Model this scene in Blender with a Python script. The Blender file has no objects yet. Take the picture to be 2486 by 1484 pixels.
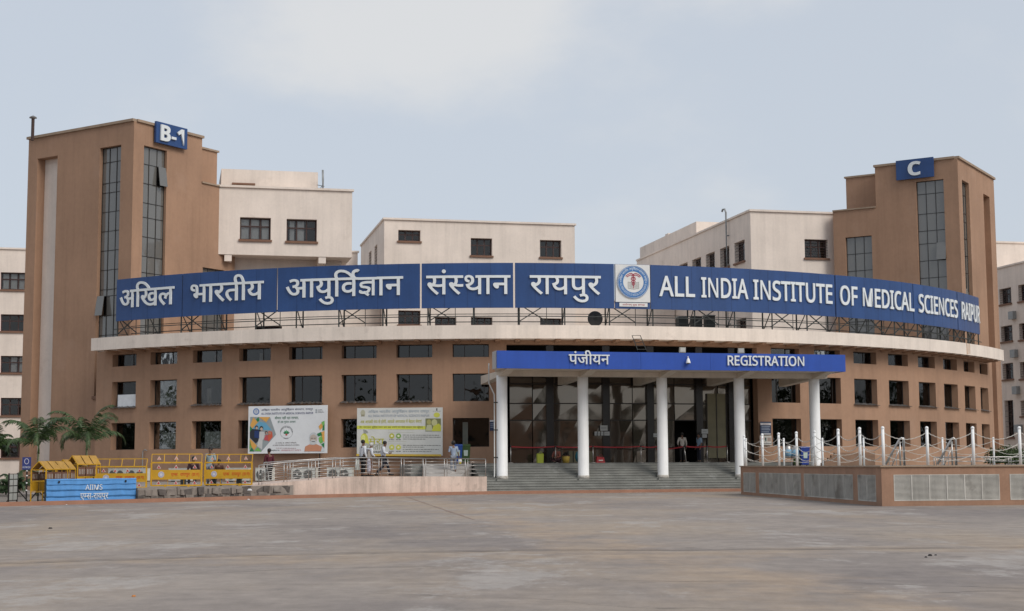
import bpy, bmesh, math, random
from mathutils import Vector, Matrix
random.seed(7)
S = bpy.context.scene
COL = S.collection
# ------------------------------------------------------------------ camera, sky, sun, exposure
FPX, PITCH, ROLL, HC = 3643.0, .1061, -.0048, 1.4       # focal length in photo pixels (width 2486), pitch, roll, eye height
cam_d = bpy.data.cameras.new('camera'); cam = bpy.data.objects.new('camera', cam_d); COL.objects.link(cam)
cam_d.sensor_width = 36; cam_d.lens = FPX / 2486 * 36; cam_d.clip_start = .1; cam_d.clip_end = 2000
cam.matrix_world = Matrix.Translation((0, 0, HC)) @ Matrix.Rotation(math.pi / 2 + PITCH, 4, 'X') @ Matrix.Rotation(ROLL, 4, 'Z')
S.camera = cam
S.view_settings.view_transform = 'Standard'; S.view_settings.look = 'None'
S.view_settings.exposure = 0.45; S.view_settings.gamma = 1; S.view_settings.use_curve_mapping = False
SUN_EL, SUN_AZ = math.radians(41), math.radians(134)      # azimuth from +Y towards +X: behind the camera to the right
w = bpy.data.worlds.new('World'); S.world = w; w.use_nodes = True
nt = w.node_tree; nt.nodes.clear()
N = nt.nodes.new; LK = nt.links.new
out = N('ShaderNodeOutputWorld'); bg = N('ShaderNodeBackground'); LK(bg.outputs[0], out.inputs[0])
sky = N('ShaderNodeTexSky'); sky.sky_type = 'NISHITA'; sky.sun_disc = False
sky.sun_elevation = SUN_EL; sky.sun_rotation = SUN_AZ; sky.dust_density = 2.0; sky.air_density = 1.0; sky.ozone_density = 1.2
bg.inputs[1].default_value = .1
tc = N('ShaderNodeTexCoord'); mp = N('ShaderNodeMapping'); mp.inputs['Scale'].default_value = (1.0, 1.0, 1.9); mp.inputs['Location'].default_value = (3.1, 1.7, .4)
LK(tc.outputs['Generated'], mp.inputs[0])
def wnoise(scale, det, rough):
    n = N('ShaderNodeTexNoise'); n.inputs['Scale'].default_value = scale; n.inputs['Detail'].default_value = det; n.inputs['Roughness'].default_value = rough; LK(mp.outputs[0], n.inputs['Vector']); return n.outputs[0]
def wmath(op, a, b):
    m = N('ShaderNodeMath'); m.operation = op
    for k, v in enumerate((a, b)):
        if isinstance(v, (int, float)): m.inputs[k].default_value = v
        else: LK(v, m.inputs[k])
    return m.outputs[0]
def wrange(src, a, b, c, d, smooth=True):
    r = N('ShaderNodeMapRange'); r.interpolation_type = 'SMOOTHSTEP' if smooth else 'LINEAR'
    for k, v in enumerate((a, b, c, d)): r.inputs[k + 1].default_value = v
    LK(src, r.inputs[0]); return r.outputs[0]
def bank(dx, dy, dz):        # a cumulus bank around one direction
    v = Vector((dx, dy, dz)).normalized(); d = N('ShaderNodeVectorMath'); d.operation = 'DOT_PRODUCT'; d.inputs[1].default_value = v; nm = N('ShaderNodeVectorMath'); nm.operation = 'NORMALIZE'; LK(tc.outputs['Generated'], nm.inputs[0]); LK(nm.outputs[0], d.inputs[0]); return d.outputs['Value']
veil = N('ShaderNodeMix'); veil.data_type = 'RGBA'; veil.inputs['Factor'].default_value = .86        # thin even overcast veil over the blue
LK(sky.outputs[0], veil.inputs['A']); veil.inputs['B'].default_value = (4.42, 4.78, 5.28, 1)
puff = wnoise(5.0, 7, .56); broad = wnoise(1.6, 4, .5)
d1 = wmath('ADD', wrange(bank(-.10, 1, .385), .985, .999, 0, .40), wrange(bank(.07, 1, .37), .988, .999, 0, .22)); d2 = wrange(bank(.1, .9, .7), .90, .99, 0, .30); d3 = wrange(bank(-.9, .3, .5), .88, .99, 0, .35); d4 = wrange(bank(.5, -.8, .6), .85, .99, 0, .35)
dens = wmath('ADD', wmath('ADD', d1, d2), wmath('ADD', d3, d4)); dens = wmath('ADD', dens, wmath('MULTIPLY', wmath('SUBTRACT', puff, .17), 1.15)); dens = wmath('ADD', dens, wmath('MULTIPLY', broad, .30))
mask = wrange(dens, .60, 1.06, 0, .66)
cl = N('ShaderNodeMix'); cl.data_type = 'RGBA'; LK(mask, cl.inputs['Factor']); LK(veil.outputs['Result'], cl.inputs['A']); cl.inputs['B'].default_value = (5.75, 5.7, 5.6, 1)
LK(cl.outputs['Result'], bg.inputs[0])
sun_d = bpy.data.lights.new('sun', 'SUN'); sun_d.energy = 1.5; sun_d.angle = math.radians(32); sun_d.color = (1, .95, .88)
sun = bpy.data.objects.new('sun', sun_d); COL.objects.link(sun)
sdir = Vector((math.sin(SUN_AZ) * math.cos(SUN_EL), math.cos(SUN_AZ) * math.cos(SUN_EL), math.sin(SUN_EL)))
sun.rotation_euler = sdir.to_track_quat('Z', 'Y').to_euler(); sun.location = sdir * 80

# ------------------------------------------------------------------ surveying: photo pixels (2486 wide) -> points on known planes
CP, SP = math.cos(PITCH), math.sin(PITCH)
def ray(px, py):
    x, y = px - 1243, py - 742; c, s = math.cos(ROLL), math.sin(ROLL)
    x, y = c * x + s * y, -s * x + c * y; v = -y / FPX
    return Vector((x / FPX, CP - SP * v, SP + CP * v))
def atz(px, py, z): r = ray(px, py); return r * ((z - HC) / r.z) + Vector((0, 0, HC))
def aty(px, py, Y): r = ray(px, py); return r * (Y / r.y) + Vector((0, 0, HC))
def onplane(px, py, a, b):
    r = ray(px, py); nx, ny = b[1] - a[1], -(b[0] - a[0])
    return r * ((nx * a[0] + ny * a[1]) / (nx * r.x + ny * r.y)) + Vector((0, 0, HC))
# the building's own frame: C = centre of the curved front, TH = bearing of its axis, u to the right, v outward
TH, CX, CY, RF = .2226, -1.714, 121.095, 39.213
UX, UY = math.cos(TH), math.sin(TH); NX, NY = math.sin(TH), -math.cos(TH)
def W(a, b, z=0): return Vector((CX + UX * a + NX * b, CY + UY * a + NY * b, z))
def Bl(w): dx, dy = w[0] - CX, w[1] - CY; return dx * UX + dy * UY, dx * NX + dy * NY, w[2]
def pol(a, r, z=0): return Vector((CX + r * math.sin(TH + a), CY - r * math.cos(TH + a), z))
def cyl(px, py, R):
    r = ray(px, py); A = r.x ** 2 + r.y ** 2; Bq = r.x * CX + r.y * CY; t = (Bq - math.sqrt(Bq * Bq - A * (CX * CX + CY * CY - R * R))) / A
    p = r * t + Vector((0, 0, HC)); return math.atan2(p.x - CX, -(p.y - CY)) - TH, p.z
def onv(px, py, v): return Bl(onplane(px, py, W(0, v), W(1, v)))
def onu(px, py, u): return Bl(onplane(px, py, W(u, 0), W(u, 1)))

# ------------------------------------------------------------------ materials
def lin(r, g, b):
    f = lambda c: (c / 255 / 12.92) if c <= 10 else ((c / 255 + .055) / 1.055) ** 2.4
    return (f(r), f(g), f(b))
MAT = {}
def mat(name, col, rough=.8, var=.12, scale=1.5, bump=0.0, bscale=40, streak=0.0, metal=0.0, ior=1.45, spec=.5, stain=None):
    if name in MAT: return MAT[name]
    m = bpy.data.materials.new(name); m.use_nodes = True; MAT[name] = m
    t = m.node_tree; nd = t.nodes; b = nd['Principled BSDF']; L = t.links.new
    b.inputs['Roughness'].default_value = rough; b.inputs['Metallic'].default_value = metal; b.inputs['IOR'].default_value = ior; b.inputs['Specular IOR Level'].default_value = spec
    geo = nd.new('ShaderNodeNewGeometry')
    def noise(sc, det=4, vec=None, rg=.55):
        n = nd.new('ShaderNodeTexNoise'); n.inputs['Scale'].default_value = sc; n.inputs['Detail'].default_value = det; n.inputs['Roughness'].default_value = rg
        L(vec or geo.outputs['Position'], n.inputs['Vector']); return n.outputs[0]
    def maprange(src, a, bb, c, d):
        r = nd.new('ShaderNodeMapRange'); r.inputs[1].default_value = a; r.inputs[2].default_value = bb; r.inputs[3].default_value = c; r.inputs[4].default_value = d; L(src, r.inputs[0]); return r.outputs[0]
    cur = None
    if var > 0:
        v = maprange(noise(scale), .3, .7, 1 - var, 1 + var * .6)
        fine = maprange(noise(scale * 14, 3), .3, .7, 1 - var * .35, 1 + var * .25)
        mm = nd.new('ShaderNodeMath'); mm.operation = 'MULTIPLY'; L(v, mm.inputs[0]); L(fine, mm.inputs[1]); cur = mm.outputs[0]
        if streak > 0:
            mp = nd.new('ShaderNodeMapping'); mp.inputs['Scale'].default_value = (1, 1, .07); L(geo.outputs['Position'], mp.inputs[0])
            st = maprange(noise(1.7, 7, mp.outputs[0], .72), .45, .75, 1, 1 - streak * 1.3)
            m2 = nd.new('ShaderNodeMath'); m2.operation = 'MULTIPLY'; L(cur, m2.inputs[0]); L(st, m2.inputs[1]); cur = m2.outputs[0]
        sc = nd.new('ShaderNodeVectorMath'); sc.operation = 'SCALE'; sc.inputs[0].default_value = col; L(cur, sc.inputs['Scale'])
        res = sc.outputs[0]
        if stain:
            mx = nd.new('ShaderNodeMix'); mx.data_type = 'RGBA'; mx.inputs['B'].default_value = (*stain[0], 1)
            L(maprange(noise(stain[1], 6, None, .65), stain[2], stain[2] + .12, 0, stain[3]), mx.inputs['Factor']); L(res, mx.inputs['A']); res = mx.outputs['Result']
        L(res, b.inputs['Base Color'])
    else: b.inputs['Base Color'].default_value = (*col, 1)
    if bump > 0:
        bp = nd.new('ShaderNodeBump'); bp.inputs['Strength'].default_value = bump; bp.inputs['Distance'].default_value = .02
        L(noise(bscale, 5), bp.inputs['Height']); L(bp.outputs[0], b.inputs['Normal'])
    return m
def flat(rgb, rough=.6): return mat('print_%d_%d_%d' % rgb, lin(*rgb), rough, .05, 3)
def glass_mat(name, tint, refl, wav=0.0, wscale=1.2, trans=True, rough=.02, gcol=(.95, .95, .95)):
    m = bpy.data.materials.new(name); m.use_nodes = True; MAT[name] = m; t = m.node_tree; nd = t.nodes; L = t.links.new
    nd.remove(nd['Principled BSDF']); o = nd['Material Output']
    if trans: a = nd.new('ShaderNodeBsdfTransparent')
    else: a = nd.new('ShaderNodeBsdfDiffuse')
    a.inputs[0].default_value = (*tint, 1)
    g = nd.new('ShaderNodeBsdfGlossy'); g.inputs['Roughness'].default_value = rough; g.inputs[0].default_value = (*gcol, 1)
    mx = nd.new('ShaderNodeMixShader'); fr = nd.new('ShaderNodeFresnel'); fr.inputs[0].default_value = 1.5
    ad = nd.new('ShaderNodeMath'); ad.operation = 'ADD'; ad.inputs[1].default_value = refl; ad.use_clamp = True
    L(fr.outputs[0], ad.inputs[0]); L(ad.outputs[0], mx.inputs[0]); L(a.outputs[0], mx.inputs[1]); L(g.outputs[0], mx.inputs[2]); L(mx.outputs[0], o.inputs[0])
    if wav:
        geo = nd.new('ShaderNodeNewGeometry'); n = nd.new('ShaderNodeTexNoise'); n.inputs['Scale'].default_value = wscale; n.inputs['Detail'].default_value = 1.5
        L(geo.outputs['Position'], n.inputs['Vector']); bp = nd.new('ShaderNodeBump'); bp.inputs['Strength'].default_value = wav; bp.inputs['Distance'].default_value = .1
        L(n.outputs[0], bp.inputs['Height']); L(bp.outputs[0], g.inputs['Normal'])
    return m
BROWN = mat('brown_plaster', (.370, .222, .143), .85, .12, .3, .3, 50, .13, stain=((.40, .26, .185), .45, .56, .35))
CREAM = mat('cream_plaster', (.77, .67, .59), .85, .09, .45, .25, 60, .11, stain=((.52, .43, .36), .6, .60, .4))
SLABC = mat('cream_slab', (.78, .68, .595), .85, .09, .7, .25, 60, .15, stain=((.50, .42, .36), 1.1, .60, .45))
PINK = mat('pink_plaster', (.66, .52, .44), .85, .16, .9, .2, 50, .34, stain=((.30, .24, .20), 1.3, .57, .5))
COPE = mat('coping_concrete', (.34, .25, .18), .9, .15, 1.5)
WHITE = mat('white_paint', (.88, .88, .87), .6, .05, 1.2, 0, 40, .14)
BLUE = mat('sign_blue_panel', (.022, .064, .195), .42, .12, .5, .12, 1.5, .15)
BLUE2 = mat('canopy_blue_panel', (.021, .078, .39), .4, .10, .6, .1, 1.5, .12)
LETTER = mat('white_acrylic_letter', (.70, .73, .74), .35, .05, 4)
LETTER_EDGE = LETTER
STEELD = mat('dark_steel', (.030, .034, .032), .6, .25, 3)
STEEL = mat('stainless_steel', (.46, .44, .42), .38, .1, 5, metal=.85)
ALU = mat('dark_window_frame', (.025, .020, .018), .5, .1, 3)
WFRAME = mat('maroon_window_frame', (.050, .022, .018), .5, .15, 4)
SILL = mat('brown_sill', (.21, .115, .075), .85, .15, 2)
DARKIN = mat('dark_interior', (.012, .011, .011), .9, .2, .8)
GRANITE = mat('grey_granite', (.235, .235, .215), .5, .22, 1.4, .1, 30, 0, stain=((.42, .42, .40), 1.1, .60, .55))
PODIUM = mat('podium_floor', (.26, .25, .23), .7, .15, 1.2)
KERB = mat('terracotta_kerb', (.34, .175, .115), .85, .16, 1.5, .2, 50)
PILASTER = mat('dark_granite_pilaster', (.018, .014, .012), .25, .2, 3)
YELLOW = mat('yellow_enamel', (.60, .33, .018), .45, .14, 5, 0, 40, 0, stain=((.22, .10, .03), 4, .62, .7))
YELLOWD = mat('yellow_panel', (.55, .31, .02), .5, .12, 3, 0, 40, 0, stain=((.25, .12, .03), 3, .64, .6))
RUST = mat('rusty_mesh', (.16, .075, .045), .8, .2, 6)
SKYBLUE = mat('sky_blue_enamel', (.085, .27, .58), .5, .12, 4, 0, 40, .12, stain=((.12, .11, .10), 5, .68, .8))
BLACKP = mat('black_paint', (.018, .014, .013), .6, .2, 4)
TIN = mat('corrugated_tin', (.16, .15, .145), .45, .25, 3, metal=.5)
RUBBLE = mat('rubble_masonry', (.22, .19, .165), .95, .35, 3, .6, 14)
ACWHITE = mat('ac_housing', (.62, .62, .57), .5, .08, 3)
ACDARK = mat('ac_fan_grille', (.10, .095, .08), .6, .2, 8)
GREYMETAL = mat('grey_pipe', (.30, .31, .31), .5, .15, 4, metal=.3)
LEAF = mat('palm_leaf', (.050, .088, .026), .5, .4, 4)
LEAF2 = mat('shrub_leaf', (.030, .060, .018), .55, .35, 5)
TRUNK = mat('palm_trunk', (.16, .17, .095), .8, .3, 9)
CURTAIN = mat('white_curtain', (.80, .81, .82), .9, .1, 4)
BOARD = mat('pale_partition', (.42, .46, .42), .7, .06, 2)
CHAINM = mat('painted_chain', (.55, .52, .47), .6, .2, 20)
RUSTST = mat('rust_streak', (.42, .20, .07), .9, .3, 6)
GL = glass_mat('window_glass', (.86, .86, .85), -.005, .05, 1.6)
GLT = glass_mat('tower_glass', (.14, .135, .125), .05, .05, 1.4, False, .06)
GLM = glass_mat('coated_window_glass', (.16, .15, .145), .02, .10, 1.2)
GLE = glass_mat('entrance_glass', (.045, .036, .030), .11, .22, .5, False, .05, (.95, .84, .72))

GLASSES = (GL, GLT, GLM, GLE)
# ------------------------------------------------------------------ mesh helpers
ORG = {}
class MB:
    def __init__(s): s.v = []; s.f = []
    def quad(s, *p): n = len(s.v); s.v += [Vector(q) for q in p]; s.f.append(tuple(range(n, n + len(p)))); return s
    def hexa(s, p):  # 8 corners: bottom 4 then top 4 (same order)
        n = len(s.v); s.v += [Vector(q) for q in p]
        for f in ((3, 2, 1, 0), (4, 5, 6, 7), (0, 1, 5, 4), (1, 2, 6, 5), (2, 3, 7, 6), (3, 0, 4, 7)): s.f.append(tuple(n + i for i in f))
        return s
    def box(s, x0, x1, y0, y1, z0, z1, T=None):
        p = [(x0, y0, z0), (x1, y0, z0), (x1, y1, z0), (x0, y1, z0), (x0, y0, z1), (x1, y0, z1), (x1, y1, z1), (x0, y1, z1)]
        if T: p = [T(*q) for q in p]
        return s.hexa(p)
    def prism(s, pts, z0, z1):
        n = len(s.v); k = len(pts); s.v += [Vector((p[0], p[1], z0)) for p in pts] + [Vector((p[0], p[1], z1)) for p in pts]
        s.f.append(tuple(range(n + k - 1, n - 1, -1))); s.f.append(tuple(range(n + k, n + 2 * k)))
        for i in range(k): j = (i + 1) % k; s.f.append((n + i, n + j, n + k + j, n + k + i))
        return s
    def tube(s, pts, r, seg=6, cap=True, r1=None):
        pts = [Vector(p) for p in pts]; n0 = len(s.v); m = len(pts)
        for i, p in enumerate(pts):
            d = (pts[min(i + 1, m - 1)] - pts[max(i - 1, 0)]).normalized()
            a = d.cross(Vector((0, 0, 1)));
            if a.length < 1e-3: a = d.cross(Vector((0, 1, 0)))
            a.normalize(); b = d.cross(a); rr = r if r1 is None else r + (r1 - r) * i / (m - 1)
            for k in range(seg):
                t = 2 * math.pi * (k + .5) / seg; s.v.append(p + (a * math.cos(t) + b * math.sin(t)) * rr)
        for i in range(m - 1):
            for k in range(seg):
                j = (k + 1) % seg; s.f.append((n0 + i * seg + k, n0 + i * seg + j, n0 + (i + 1) * seg + j, n0 + (i + 1) * seg + k))
        if cap: s.f.append(tuple(n0 + k for k in reversed(range(seg)))); s.f.append(tuple(n0 + (m - 1) * seg + k for k in range(seg)))
        return s
    def lathe(s, prof, seg=16, c=(0, 0, 0)):
        n0 = len(s.v); m = len(prof)
        for r, z in prof:
            for k in range(seg): t = 2 * math.pi * k / seg; s.v.append(Vector((c[0] + r * math.cos(t), c[1] + r * math.sin(t), c[2] + z)))
        for i in range(m - 1):
            for k in range(seg): j = (k + 1) % seg; s.f.append((n0 + i * seg + k, n0 + i * seg + j, n0 + (i + 1) * seg + j, n0 + (i + 1) * seg + k))
        s.f.append(tuple(n0 + k for k in reversed(range(seg)))); s.f.append(tuple(n0 + (m - 1) * seg + k for k in range(seg)))
        return s
    def ball(s, c, r, seg=10, rings=6, sc=(1, 1, 1)):
        n0 = len(s.v)
        for i in range(rings + 1):
            ph = math.pi * i / rings - math.pi / 2; rr = max(math.cos(ph), .02)
            for k in range(seg): t = 2 * math.pi * k / seg; s.v.append(Vector((c[0] + r * rr * math.cos(t) * sc[0], c[1] + r * rr * math.sin(t) * sc[1], c[2] + r * math.sin(ph) * sc[2])))
        for i in range(rings):
            for k in range(seg): j = (k + 1) % seg; s.f.append((n0 + i * seg + k, n0 + i * seg + j, n0 + (i + 1) * seg + j, n0 + (i + 1) * seg + k))
        s.f.append(tuple(n0 + k for k in reversed(range(seg)))); s.f.append(tuple(n0 + rings * seg + k for k in range(seg)))
        return s
    def flat2d(s, vf, T, th=0.0):
        # a flat shape (2-D verts, faces) mapped through T(x, y, d); th > 0 makes it a solid
        v, f = vf; n = len(s.v); k = len(v)
        s.v += [Vector(T(x, y, 0)) for x, y in v]
        if th <= 0: s.f += [tuple(n + i for i in q) for q in f]; return s
        s.v += [Vector(T(x, y, th)) for x, y in v]
        s.f += [tuple(n + k + i for i in q) for q in f]
        cnt = {}
        for q in f:
            for a, b in zip(q, q[1:] + q[:1]): cnt[(a, b)] = 1
        for (a, b) in cnt:
            if (b, a) not in cnt: s.f.append((n + a, n + b, n + k + b, n + k + a))
        return s
    def mesh(s, name, o=(0, 0, 0)):
        m = bpy.data.meshes.new(name); o = Vector(o); m.from_pydata([v - o for v in s.v], [], s.f); m.validate(); return m
    def build(s, name, material, parent=None, smooth=False, local=False):
        """parent given: world coordinates are turned into the parent's own (unless local)"""
        o = Vector((0, 0, 0)) if (local or parent is None) else ORG.get(parent, Vector((0, 0, 0)))
        m = s.mesh(name, o); ob = bpy.data.objects.new(name, m); COL.objects.link(ob); m.materials.append(material)
        if material in GLASSES:
            b_ = bmesh.new(); b_.from_mesh(m); bmesh.ops.recalc_face_normals(b_, faces=b_.faces); b_.to_mesh(m); b_.free()
        if smooth:
            for p in m.polygons: p.use_smooth = True
        if parent is not None: ob.parent = parent; ORG[ob] = o
        return ob
def link_mesh(name, m, parent): ob = bpy.data.objects.new(name, m); COL.objects.link(ob); ob.parent = parent; ORG[ob] = ORG.get(parent, Vector()); return ob
def thing(name, label, cat, loc=(0, 0, 0), rz=0.0, group=None):
    o = bpy.data.objects.new(name, None); COL.objects.link(o); o.location = loc; o.rotation_euler = (0, 0, rz); o.empty_display_size = .2
    o['label'] = label; o['category'] = cat; ORG[o] = Vector(loc)
    if group: o['group'] = group
    return o
def tag(o, label, cat, group=None):
    o['label'] = label; o['category'] = cat
    if group: o['group'] = group
    return o
def struct(o): o['kind'] = 'structure'; return o
def dup(root, loc, rz, label, group=None):
    r = root.copy(); COL.objects.link(r); r.location = loc; r.rotation_euler = (0, 0, rz); r['label'] = label
    if group: r['group'] = group
    for ch in list(root.children):
        c = ch.copy(); COL.objects.link(c); c.parent = r
        for g in list(ch.children): d = g.copy(); COL.objects.link(d); d.parent = c
    return r
# walls with real openings: P(t, z, depth) maps wall coordinates (depth runs inward)
def wallmap(o, d, nrm):
    o, d, nrm = Vector(o), Vector(d).normalized(), Vector(nrm).normalized()
    return lambda t, z, e=0: Vector((o.x + d.x * t - nrm.x * e, o.y + d.y * t - nrm.y * e, z))
def arcmap(R): return lambda a, z, e=0: pol(a, R - e, z)
def grid_wall(mb, P, t0, t1, z0, z1, holes, depth, step=None):
    ts = sorted(set([t0, t1] + [h[i] for h in holes for i in (0, 1)])); zs = sorted(set([z0, z1] + [h[i] for h in holes for i in (2, 3)]))
    if step:
        full = []
        for a, b in zip(ts, ts[1:]):
            k = max(1, math.ceil((b - a) / step)); full += [a + (b - a) * i / k for i in range(k)]
        ts = full + [ts[-1]]
    e = 1e-6; idx = {}
    def V(t, z, d):
        k = (round(t, 6), round(z, 5), round(d, 4))
        if k not in idx: idx[k] = len(mb.v); mb.v.append(P(t, z, d))
        return idx[k]
    for a, b in zip(ts, ts[1:]):
        for c, d in zip(zs, zs[1:]):
            if any(h[0] - e < a and b < h[1] + e and h[2] - e < c and d < h[3] + e for h in holes): continue
            mb.f.append((V(a, c, 0), V(b, c, 0), V(b, d, 0), V(a, d, 0)))
    for h in holes:
        tt = [t for t in ts if h[0] - e < t < h[1] + e]; zz = [z for z in zs if h[2] - e < z < h[3] + e]
        for a, b in zip(tt, tt[1:]):
            mb.f.append((V(a, h[2], 0), V(b, h[2], 0), V(b, h[2], depth), V(a, h[2], depth))); mb.f.append((V(b, h[3], 0), V(a, h[3], 0), V(a, h[3], depth), V(b, h[3], depth)))
        for c, d in zip(zz, zz[1:]):
            mb.f.append((V(h[0], d, 0), V(h[0], c, 0), V(h[0], c, depth), V(h[0], d, depth))); mb.f.append((V(h[1], c, 0), V(h[1], d, 0), V(h[1], d, depth), V(h[1], c, depth)))
    return mb
def mapbox(mb, P, t0, t1, z0, z1, d0, d1):   # d0 = outer face, d1 = inner face
    return mb.hexa([P(t0, z0, d0), P(t1, z0, d0), P(t1, z0, d1), P(t0, z0, d1), P(t0, z1, d0), P(t1, z1, d0), P(t1, z1, d1), P(t0, z1, d1)])
def window(parent, P, h, depth, cols, rows, fmat, gmat, fw=.06, sill=None, curtain=(), inside=.7, bars=False, name='window', tu=1.0, open_pane=()):
    """frame mesh + one pane object per light; tu converts metres to wall t units"""
    t0, t1, z0, z1 = h; f = fw * tu
    cs = [t0 + (t1 - t0) * c for c in cols]; rs = [z0 + (z1 - z0) * r for r in rows]
    mb = MB(); d0, d1 = depth - .07, depth - .01
    mapbox(mb, P, t0, t0 + f, z0, z1, d0, d1); mapbox(mb, P, t1 - f, t1, z0, z1, d0, d1)
    mapbox(mb, P, t0 + f, t1 - f, z0, z0 + fw, d0, d1); mapbox(mb, P, t0 + f, t1 - f, z1 - fw, z1, d0, d1)
    for c in cs[1:-1]: mapbox(mb, P, c - f / 2, c + f / 2, z0 + fw, z1 - fw, d0 - .002, d1 + .002)
    for r in rs[1:-1]: mapbox(mb, P, t0 + f, t1 - f, r - fw / 2, r + fw / 2, d0 + .003, d1 - .003)
    if bars:
        for k in range(1, 7): zz = z0 + (z1 - z0) * k / 7; mapbox(mb, P, t0, t1, zz - .012, zz + .012, .05, .07)
    wn = mb.build(name, fmat, parent)
    for i in range(len(cs) - 1):
        for j in range(len(rs) - 1):
            a, b, c, d = cs[i], cs[i + 1], rs[j], rs[j + 1]; jt = random.uniform(-.006, .006); jz = random.uniform(-.006, .006)
            q = MB()
            if (i, j) in open_pane:   # top-hung light pushed outward
                q.hexa([P(a, c, -.12), P(b, c, -.12), P(b, c, -.09), P(a, c, -.09), P(a, d, .05), P(b, d, .05), P(b, d, .08), P(a, d, .08)])
            else:
                dm = depth - .04
                q.hexa([P(a, c, dm + jt + jz), P(b, c, dm - jt + jz), P(b, c, dm + .008 - jt + jz), P(a, c, dm + .008 + jt + jz), P(a, d, dm + jt - jz), P(b, d, dm - jt - jz), P(b, d, dm + .008 - jt - jz), P(a, d, dm + .008 + jt - jz)])
            q.build('pane', gmat, wn)
    if sill:
        q = MB(); e = .08 * tu; mapbox(q, P, t0 - e, t1 + e, z0 - sill, z0 - .003, -.12, .1); q.build('sill', SILL, wn)
    if curtain:
        for (c0, c1) in curtain:
            q = MB(); n = 14; a, b = t0 + (t1 - t0) * c0, t0 + (t1 - t0) * c1; base = len(q.v)
            for k in range(n + 1):
                t = a + (b - a) * k / n; e = depth + .1 + .03 * math.sin(k * 2.3)
                q.v += [P(t, z0, e), P(t, z1, e)]
                if k: i0 = 2 * k - 2; q.f.append((i0, i0 + 2, i0 + 3, i0 + 1))
            q.build('curtain', CURTAIN, wn, True)
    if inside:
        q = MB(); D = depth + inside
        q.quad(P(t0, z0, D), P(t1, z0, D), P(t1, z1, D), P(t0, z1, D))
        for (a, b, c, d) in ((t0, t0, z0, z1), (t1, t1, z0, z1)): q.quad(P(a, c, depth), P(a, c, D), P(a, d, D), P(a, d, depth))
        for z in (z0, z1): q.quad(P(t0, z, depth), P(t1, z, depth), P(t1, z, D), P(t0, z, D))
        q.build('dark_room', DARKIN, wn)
    return wn
# ---------------------------------------------------------------- lettering
_gc = {}
_scr = bpy.data.scenes.new('scratch')            # a small scene of its own keeps glyph and skin evaluation fast
def eval_mesh(o):
    _scr.collection.objects.link(o)
    with bpy.context.temp_override(scene=_scr, view_layer=_scr.view_layers[0]):
        dg = bpy.context.evaluated_depsgraph_get(); m = bpy.data.meshes.new_from_object(o.evaluated_get(dg))
    _scr.collection.objects.unlink(o); return m
_rc = {}
def _raw(s, off=0.0, sp=1.0, res=3):
    if s and s[0] in '\U0001D5AC\U0001D5E0\U0001D5AD' and len(s) == 1: off = min(off, .004)     # sharp inner corners
    if (s, off) in _rc: return _rc[(s, off)]
    c = bpy.data.curves.new('tmp', 'FONT'); c.body = s; c.offset = off; c.resolution_u = res; c.space_character = sp
    m = eval_mesh(bpy.data.objects.new('tmp', c)); o = bpy.data.objects['tmp']
    v = [(p.co.x, p.co.y) for p in m.vertices]; f = [tuple(p.vertices) for p in m.polygons]
    bpy.data.objects.remove(o); bpy.data.curves.remove(c); bpy.data.meshes.remove(m); _rc[(s, off)] = (v, f)
    return v, f
def glyph(ch, off):
    if ch in '\u092d\u091b': off = min(off, .004)
    k = (ch, off)
    if k not in _gc: _gc[k] = _raw(ch, off)
    return _gc[k]
def _xmax(v): return max(p[0] for p in v) if v else 0
def advance(ch):
    k = ('adv', ch)
    if ch == '\u093f': return .262
    if k not in _gc: _gc[k] = _xmax(_raw(ch + '\u093e')[0]) - _xmax(_raw('\u093e')[0])
    return _gc[k]
def clipx(v, f, cut):
    bm = bmesh.new(); vs = [bm.verts.new((x, y, 0)) for x, y in v]
    for q in f:
        try: bm.faces.new([vs[i] for i in q])
        except ValueError: pass
    bmesh.ops.bisect_plane(bm, geom=bm.verts[:] + bm.edges[:] + bm.faces[:], plane_co=(cut, 0, 0), plane_no=(1, 0, 0), clear_outer=True)
    bm.verts.index_update()
    r = [(p.co.x, p.co.y) for p in bm.verts], [tuple(p.index for p in q.verts) for q in bm.faces]
    bm.free(); return r
def stroke(pts, w):
    # a flat ribbon of width w along a polyline
    n = len(pts); v = []; f = []
    for i, (x, y) in enumerate(pts):
        a = pts[max(i - 1, 0)]; b = pts[min(i + 1, n - 1)]
        dx, dy = b[0] - a[0], b[1] - a[1]; l = math.hypot(dx, dy) or 1
        v += [(x - dy / l * w / 2, y + dx / l * w / 2), (x + dy / l * w / 2, y - dx / l * w / 2)]
        if i: f.append((2 * i - 2, 2 * i - 1, 2 * i + 1, 2 * i))
    return v, f
def curve_pts(ctrl, n=5):
    out = []
    P = [ctrl[0]] + list(ctrl) + [ctrl[-1]]
    for i in range(1, len(P) - 2):
        for k in range(n):
            t = k / n
            out.append(tuple(.5 * (2 * P[i][d] + (P[i + 1][d] - P[i - 1][d]) * t + (2 * P[i - 1][d] - 5 * P[i][d] + 4 * P[i + 1][d] - P[i + 2][d]) * t * t + (3 * P[i][d] - P[i - 1][d] - 3 * P[i + 1][d] + P[i + 2][d]) * t ** 3) for d in (0, 1)))
    out.append(ctrl[-1]); return out
CONS = set(chr(c) for c in range(0x0915, 0x093a))
def jnya(off):
    w = .07 + 2 * off
    parts = [stroke([(0, .58), (.62, .58)], w), stroke([(.50, .6), (.50, 0)], w),
             stroke(curve_pts([(.5, .44), (.3, .45), (.12, .41), (.13, .31), (.27, .28), (.37, .24), (.33, .13), (.2, .1), (.09, .12), (.1, .18)]), w),
             stroke([(.2, .12), (.36, .01)], w)]
    return parts, .62
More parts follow.
